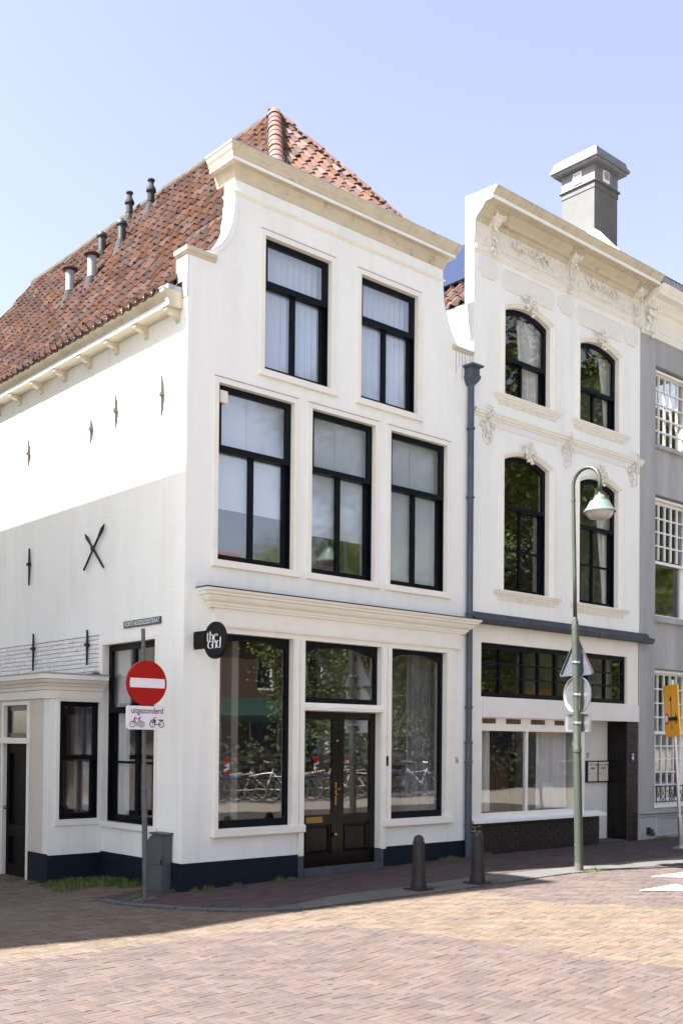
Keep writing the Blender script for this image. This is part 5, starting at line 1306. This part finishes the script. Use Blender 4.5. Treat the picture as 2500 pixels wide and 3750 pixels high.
# orange detour sign
YX, YY = 8.60, -1.27
yg = g(YX)
ys = thing('detour_post', 'leaning galvanised post holding the orange detour sign', 'post', (YX, YY, yg))
LY2 = -.105
yx = lambda z: YX+LY2*(z-yg)
s = MB(); s.tube([(yx(yg-.05), YY, yg-.05), (yx(.62), YY, .62)], .036, 10); s.box(YX-.10, YX+.10, YY-.10, YY+.10, yg-.01, yg+.02); s.tube([(yx(.6)-.06, YY, .60), (yx(.6)+.07, YY, .60)], .02, 8); part('post_socket', s, ALU, ys)
s = MB(); s.tube([(yx(.55), YY, .55), (yx(2.78), YY, 2.78)], .026, 10); part('post_tube', s, ALU, ys, smooth=True)
nY = Vector((-.79, .61, 0)).normalized(); tY = UP.cross(nY).normalized()
oY = Vector((yx(2.28), YY, 2.285))+nY*.045
dt = thing('detour_sign', 'orange yellow detour sign with black arrows at the right edge', 'traffic sign', tuple(oY))
lean = .06
F3 = lambda a, d, b: tuple(oY+tY*(a)+nY*(-d)+UP*b+Vector((LY2*b, 0, 0)))
HW, HH = .30, .41
s = MB(); s.box(-HW, HW, .003, .020, -HH, HH, F3); part('edge_frame', s, SIGNE, dt)
s = MB(); s.box(-HW, HW-.0, 0, .003, -HH, HH, F3); part('sign_face', s, SIGNY, dt)
def fpoly(P, nm, m, d=-.002): s = MB(); s.poly(P, [], d, -.0002, F3); part(nm, s, m, dt)
fpoly([(-.012, -.30), (.008, -.30), (.008, .16), (.05, .16), (-.002, .26), (-.054, .16), (-.012, .16)], 'straight_arrow', SIGNB)
fpoly([(-.17, -.155), (.17, -.155), (.17, -.215), (.25, -.125), (.17, -.035), (.17, -.095), (-.17, -.095)], 'turn_arrow', SIGNB, -.0035)
fpoly([(-.20+.085*math.cos(2*PI*k/24), -.125+.085*math.sin(2*PI*k/24)) for k in range(24)], 'ring', SIGNR, -.0045)
fpoly([(-.20+.062*math.cos(2*PI*k/24), -.125+.062*math.sin(2*PI*k/24)) for k in range(24)], 'disc', SIGNW, -.006)

# ================================================================== the other side of the street: seen only as reflections and shade
nb = thing('brick_building', 'tall buff brick building across the side street', 'building', (-10, 8, -.1))
ww = [(2.2+k*2.6, 3.3+k*2.6, z, z+1.7) for k in range(3) for z in (1.0, 4.4, 7.8)]
s = MB(); s.poly(rect(.79, 12, -.3, 12.17), [rect(*q) for q in ww], 5.6, 5.8, lambda a, d, b: (-d, a, b)); PB = [(-5.8, .82), (-5.8, 12), (-13.5, 12), (-13.5, 1.95)]; s.add([(x, y, z) for z in (-.3, 12.17) for x, y in PB], [(0, 1, 2, 3), (4, 7, 6, 5)]+[(k, (k+1) % 4, 4+(k+1) % 4, 4+k) for k in range(4)]); part('wall', s, BUFFB, nb)
for q in ww:
    s = MB(); s.poly(rect(*q), [rect(q[0]+.08, (q[0]+q[1])/2-.03, q[2]+.08, q[3]-.08), rect((q[0]+q[1])/2+.03, q[1]-.08, q[2]+.08, q[3]-.08)], 5.64, 5.7, lambda a, d, b: (-d, a, b)); wf = part('window', s, WPAINT, nb)
    s = MB(); s.box(-5.72, -5.71, q[0]+.06, q[1]-.06, q[2]+.06, q[3]-.06); part('pane', s, SOLAR, wf)
def row_house(x0, x1, yf, h, ridge, wallm, roofm, lab, awn=False):
    t = thing('brick_house', lab, 'house', ((x0+x1)/2, yf, .09))
    nw = max(2, int((x1-x0)/2.4)); ws = []
    for k in range(nw):
        xc = x0+(x1-x0)*(k+.5)/nw
        for z in (3.9, ) if h < 7 else (3.9, 6.4): ws.append((xc-.5, xc+.5, z, z+1.6))
        ws.append((xc-.8, xc+.8, .7, 2.7))
    mp = lambda a, d, b: (a, yf-d, b)
    s = MB(); s.poly(rect(x0, x1, -.3, h), [rect(*q) for q in ws], 0, .3, mp); s.box(x0, x1, yf-8, yf-.3, -.3, h-.02); part('wall', s, wallm, t)
    for q in ws:
        s = MB(); s.poly(rect(q[0], q[1], q[2], q[3]), [rect(q[0]+.1, q[1]-.1, q[2]+.1, q[3]-.1)], .05, .12, mp); f = part('window', s, WPAINT, t)
        s = MB(); s.box(q[0]+.08, q[1]-.08, q[2]+.08, q[3]-.08, .1, .11, lambda a, b, c: (a, yf-c, b)); part('pane', s, SOLAR, f)
    s = MB(); s.add([(x0-.1, yf+.3, h), (x1+.1, yf+.3, h), (x1+.1, yf-4, ridge), (x0-.1, yf-4, ridge), (x1+.1, yf-8.3, h), (x0-.1, yf-8.3, h)], [(0, 1, 2, 3), (3, 2, 4, 5), (0, 3, 5), (1, 4, 2), (0, 5, 4, 1)]); rf = part('roof', s, roofm, t)
    s = MB(); s.box(x0-.1, x1+.1, yf, yf+.32, h-.25, h); part('cornice', s, WPAINT, t)
    if awn:
        s = MB(); s.add([(x0+.5, yf+.05, 3.5), (x1-.5, yf+.05, 3.5), (x1-.5, yf+1.8, 2.7), (x0+.5, yf+1.8, 2.7), (x0+.5, yf+.05, 3.4), (x1-.5, yf+.05, 3.4), (x1-.5, yf+1.8, 2.45), (x0+.5, yf+1.8, 2.45)], [(0, 1, 2, 3), (4, 7, 6, 5), (3, 2, 6, 7), (0, 3, 7, 4), (1, 5, 6, 2), (0, 4, 5, 1)]); part('awning', s, AWN, t)
row_house(-14, -4, -26, 8.2, 11.4, RBRICK, ROOFU, 'red brick house with a dark roof across the main street')
row_house(-4, 5, -26, 7.2, 10.2, BUFFB, ROOFO, 'buff brick house across the main street, left of the cream one')
row_house(5, 13, -25, 8.4, 11.2, CREAM, ROOFU, 'cream house with white windows across the main street')
row_house(13, 22, -25, 6.6, 10.3, RBRICK, ROOFO, 'brick house with an orange roof and green awning across the main street', True)
row_house(22, 32, -25, 6.8, 10.0, BUFFB, ROOFO, 'buff brick house with orange roof behind the trees')
row_house(32, 48, -25, 8.0, 11.0, RBRICK, ROOFU, 'long red brick house at the far right across the main street')
# trees
def leafmesh(seed, n, R_, H_):
    rn = random.Random(seed); v, f = [], []
    cl = [(rn.gauss(0, R_*.55), rn.gauss(0, R_*.55), rn.uniform(-H_/2, H_/2)) for _ in range(60)]
    for _ in range(n):
        c = rn.choice(cl); p = Vector((c[0]+rn.gauss(0, .5), c[1]+rn.gauss(0, .5), c[2]+rn.gauss(0, .45)))
        a = Vector((rn.gauss(0, 1), rn.gauss(0, 1), rn.gauss(0, .6))).normalized(); b = a.orthogonal().normalized(); sz = rn.uniform(.04, .085)
        k = len(v); v += [p-a*sz, p+b*sz*.6, p+a*sz, p-b*sz*.6]; f.append((k, k+1, k+2, k+3))
    me = bpy.data.meshes.new('crown'); me.from_pydata([tuple(q) for q in v], [], f); me.materials.append(LEAF); return me
LM = [leafmesh(1, 52000, 3.0, 7.5), leafmesh(2, 52000, 3.2, 8.0)]
for i, (x, y, s_, lab) in enumerate(((19.5, -17.5, .95, 'smallest leafy street tree, first of the row across the street'), (24.0, -17, 1.4, 'leafy street tree across the street, second from the low one'), (29.5, -17.5, 1.8, 'leafy street tree across the street, middle of the row'), (35, -17, 1.9, 'leafy street tree across the street, beyond the middle one'), (41, -17.5, 1.9, 'leafy street tree across the street, last of the row'))):
    t = thing('street_tree', lab, 'tree', (x, y, .09), 'trees across the main street')
    c = link('crown', LM[i % 2], None, t); c.matrix_parent_inverse = Matrix.Identity(4); c.location = (0, 0, 5.9*s_); c.rotation_euler = (0, 0, i*1.3); c.scale = (s_, s_, s_)
    q = MB(); q.tube([(0, 0, -.2), (0, .05, 2.5*s_), (.1, 0, 5*s_), (0, .1, 9*s_)], [.24*s_, .19*s_, .14*s_, .04], 8)
    for k in range(6):
        a = k*1.05; q.tube([(.05, 0, 3.2*s_+k*.4), (math.cos(a)*1.1*s_, math.sin(a)*1.1*s_, 4.6*s_+k*.5), (math.cos(a)*2.1*s_, math.sin(a)*2.1*s_, 6*s_+k*.6)], [.09, .06, .02], 6)
    o = part('trunk', q, BARK, t, smooth=True); o.matrix_parent_inverse = Matrix.Identity(4)
# parked bicycles
def bike(frm):
    r = thing('bicycle', 'x', 'bicycle', (0, 0, 0), 'bicycles parked across the street')
    for x in (-.54, .54):
        q = MB(); q.sweep([(x+.33*math.cos(2*PI*k/24), .34+.33*math.sin(2*PI*k/24)) for k in range(24)], [(-.016, -.016), (.016, -.016), (.016, .016), (-.016, .016)], lambda a, b, c: (a, c, b), closed=True)
        wv = part('wheel', q, TYRE, r)
        q = MB(); q.sweep([(x+.30*math.cos(2*PI*k/24), .34+.30*math.sin(2*PI*k/24)) for k in range(24)], [(-.008, -.008), (.008, -.008), (.008, .008), (-.008, .008)], lambda a, b, c: (a, c, b), closed=True)
        for k in range(8): q.tube([(x, 0, .34), (x+.3*math.cos(k*PI/4), 0, .34+.3*math.sin(k*PI/4))], .003, 3)
        part('rim', q, CHROME, wv)
    q = MB()
    for a, b, w_ in (((-.40, .85), (-.54, .34), .014), ((-.40, .82), (.02, .34), .018), ((-.38, .72), (.20, .82), .014), ((.02, .34), (.20, .92), .018), ((.02, .34), (.54, .34), .012), ((.20, .80), (.54, .34), .01)): q.tube([(a[0], 0, a[1]), (b[0], 0, b[1])], w_, 6)
    q.box(.2, .62, -.06, .06, .70, .72); part('frame', q, frm, r)
    q = MB(); q.tube([(-.40, 0, .85), (-.41, 0, 1.06)], .012, 6); q.tube([(-.30, -.28, 1.05), (-.42, -.2, 1.08), (-.44, 0, 1.07), (-.42, .2, 1.08), (-.30, .28, 1.05)], .012, 6); part('handlebar', q, CHROME, r)
    q = MB(); q.ball((.22, 0, .96), .12, 1.1, .7, .35); part('saddle', q, FRB, r, smooth=True)
    return r
BK = [bike(FRB), bike(FRW), bike(FRBL), bike(FRG)]
ORD = 'first second third fourth fifth sixth seventh eighth ninth tenth eleventh twelfth thirteenth fourteenth fifteenth sixteenth seventeenth eighteenth nineteenth twentieth twenty-first'.split()
names = ['black', 'white', 'blue', 'green']
for i in range(21):
    k = [0, 2, 0, 0, 2, 0, 0, 1, 0, 3, 0, 2, 0, 1, 0, 0, 2, 0, 0, 1, 0][i]
    o = copy_tree(BK[k]) if BK[k].get('used') else BK[k]
    BK[k]['used'] = 1
    o.location = (7.6+i*.52+random.uniform(-.1, .1), -12.9+random.uniform(-.15, .15), .09); o.rotation_euler = (0, 0, random.uniform(.5, .9))
    o['label'] = '%s city bicycle, %s from the left in the row parked across the street' % (names[k], ORD[i])
for o in list(C.objects):
    if 'used' in o: del o['used']
for x, lab in ((10.9, 'left'), (14.2, 'middle'), (15.4, 'right')):
    t = thing('marker_post', 'red and white striped marker board behind the bicycles, %s one of three' % lab, 'marker', (x, -14.2, .09), 'marker boards behind the bicycles')
    q = MB(); q.tube([(x, -14.2, 0), (x, -14.2, .6)], .03, 6); part('post', q, IRON, t)
    for k in range(3):
        q = MB(); z0 = .72+k*.17; q.add([(x-.09, y_, z0+dz) for y_ in (-14.18, -14.2) for dz in (0, .17)]+[(x+.09, y_, z0+dz+.07) for y_ in (-14.18, -14.2) for dz in (0, .17)], [(0, 4, 5, 1), (2, 3, 7, 6), (0, 1, 3, 2), (4, 6, 7, 5), (0, 2, 6, 4), (1, 5, 7, 3)]); part('stripe', q, SIGNW if k % 2 else SIGNR, t)

# unseen foliage strip, added to darken the window reflections behind the bicycles
rn = random.Random(5); q = MB()
for _ in range(9000):
    p = Vector((rn.uniform(3.5, 26), -15.2+rn.gauss(0, .35), .1+abs(rn.gauss(.85, .45)))); a = Vector((rn.gauss(0, 1), rn.gauss(0, 1), rn.gauss(0, 1))).normalized(); b = a.orthogonal().normalized(); sz = rn.uniform(.05, .11)
    q.add([p-a*sz, p+b*sz*.6, p+a*sz, p-b*sz*.6], [(0, 1, 2, 3)])
hd_ = thing('added_hedge', 'added dark foliage behind the parked bicycles, darkens the shop window reflections', 'added_hedge', (14.5, -15.2, .09))
o = link('foliage', q.mesh('foliage', recalc=False), mat('added_hedge_leaf', (.03, .045, .012), .7, .2, 3, island=.3), hd_)
q = MB(); q.box(3.6, 25.8, -15.35, -15.05, 0, 1.35); part('added_hedge_core', q, BARK, hd_)
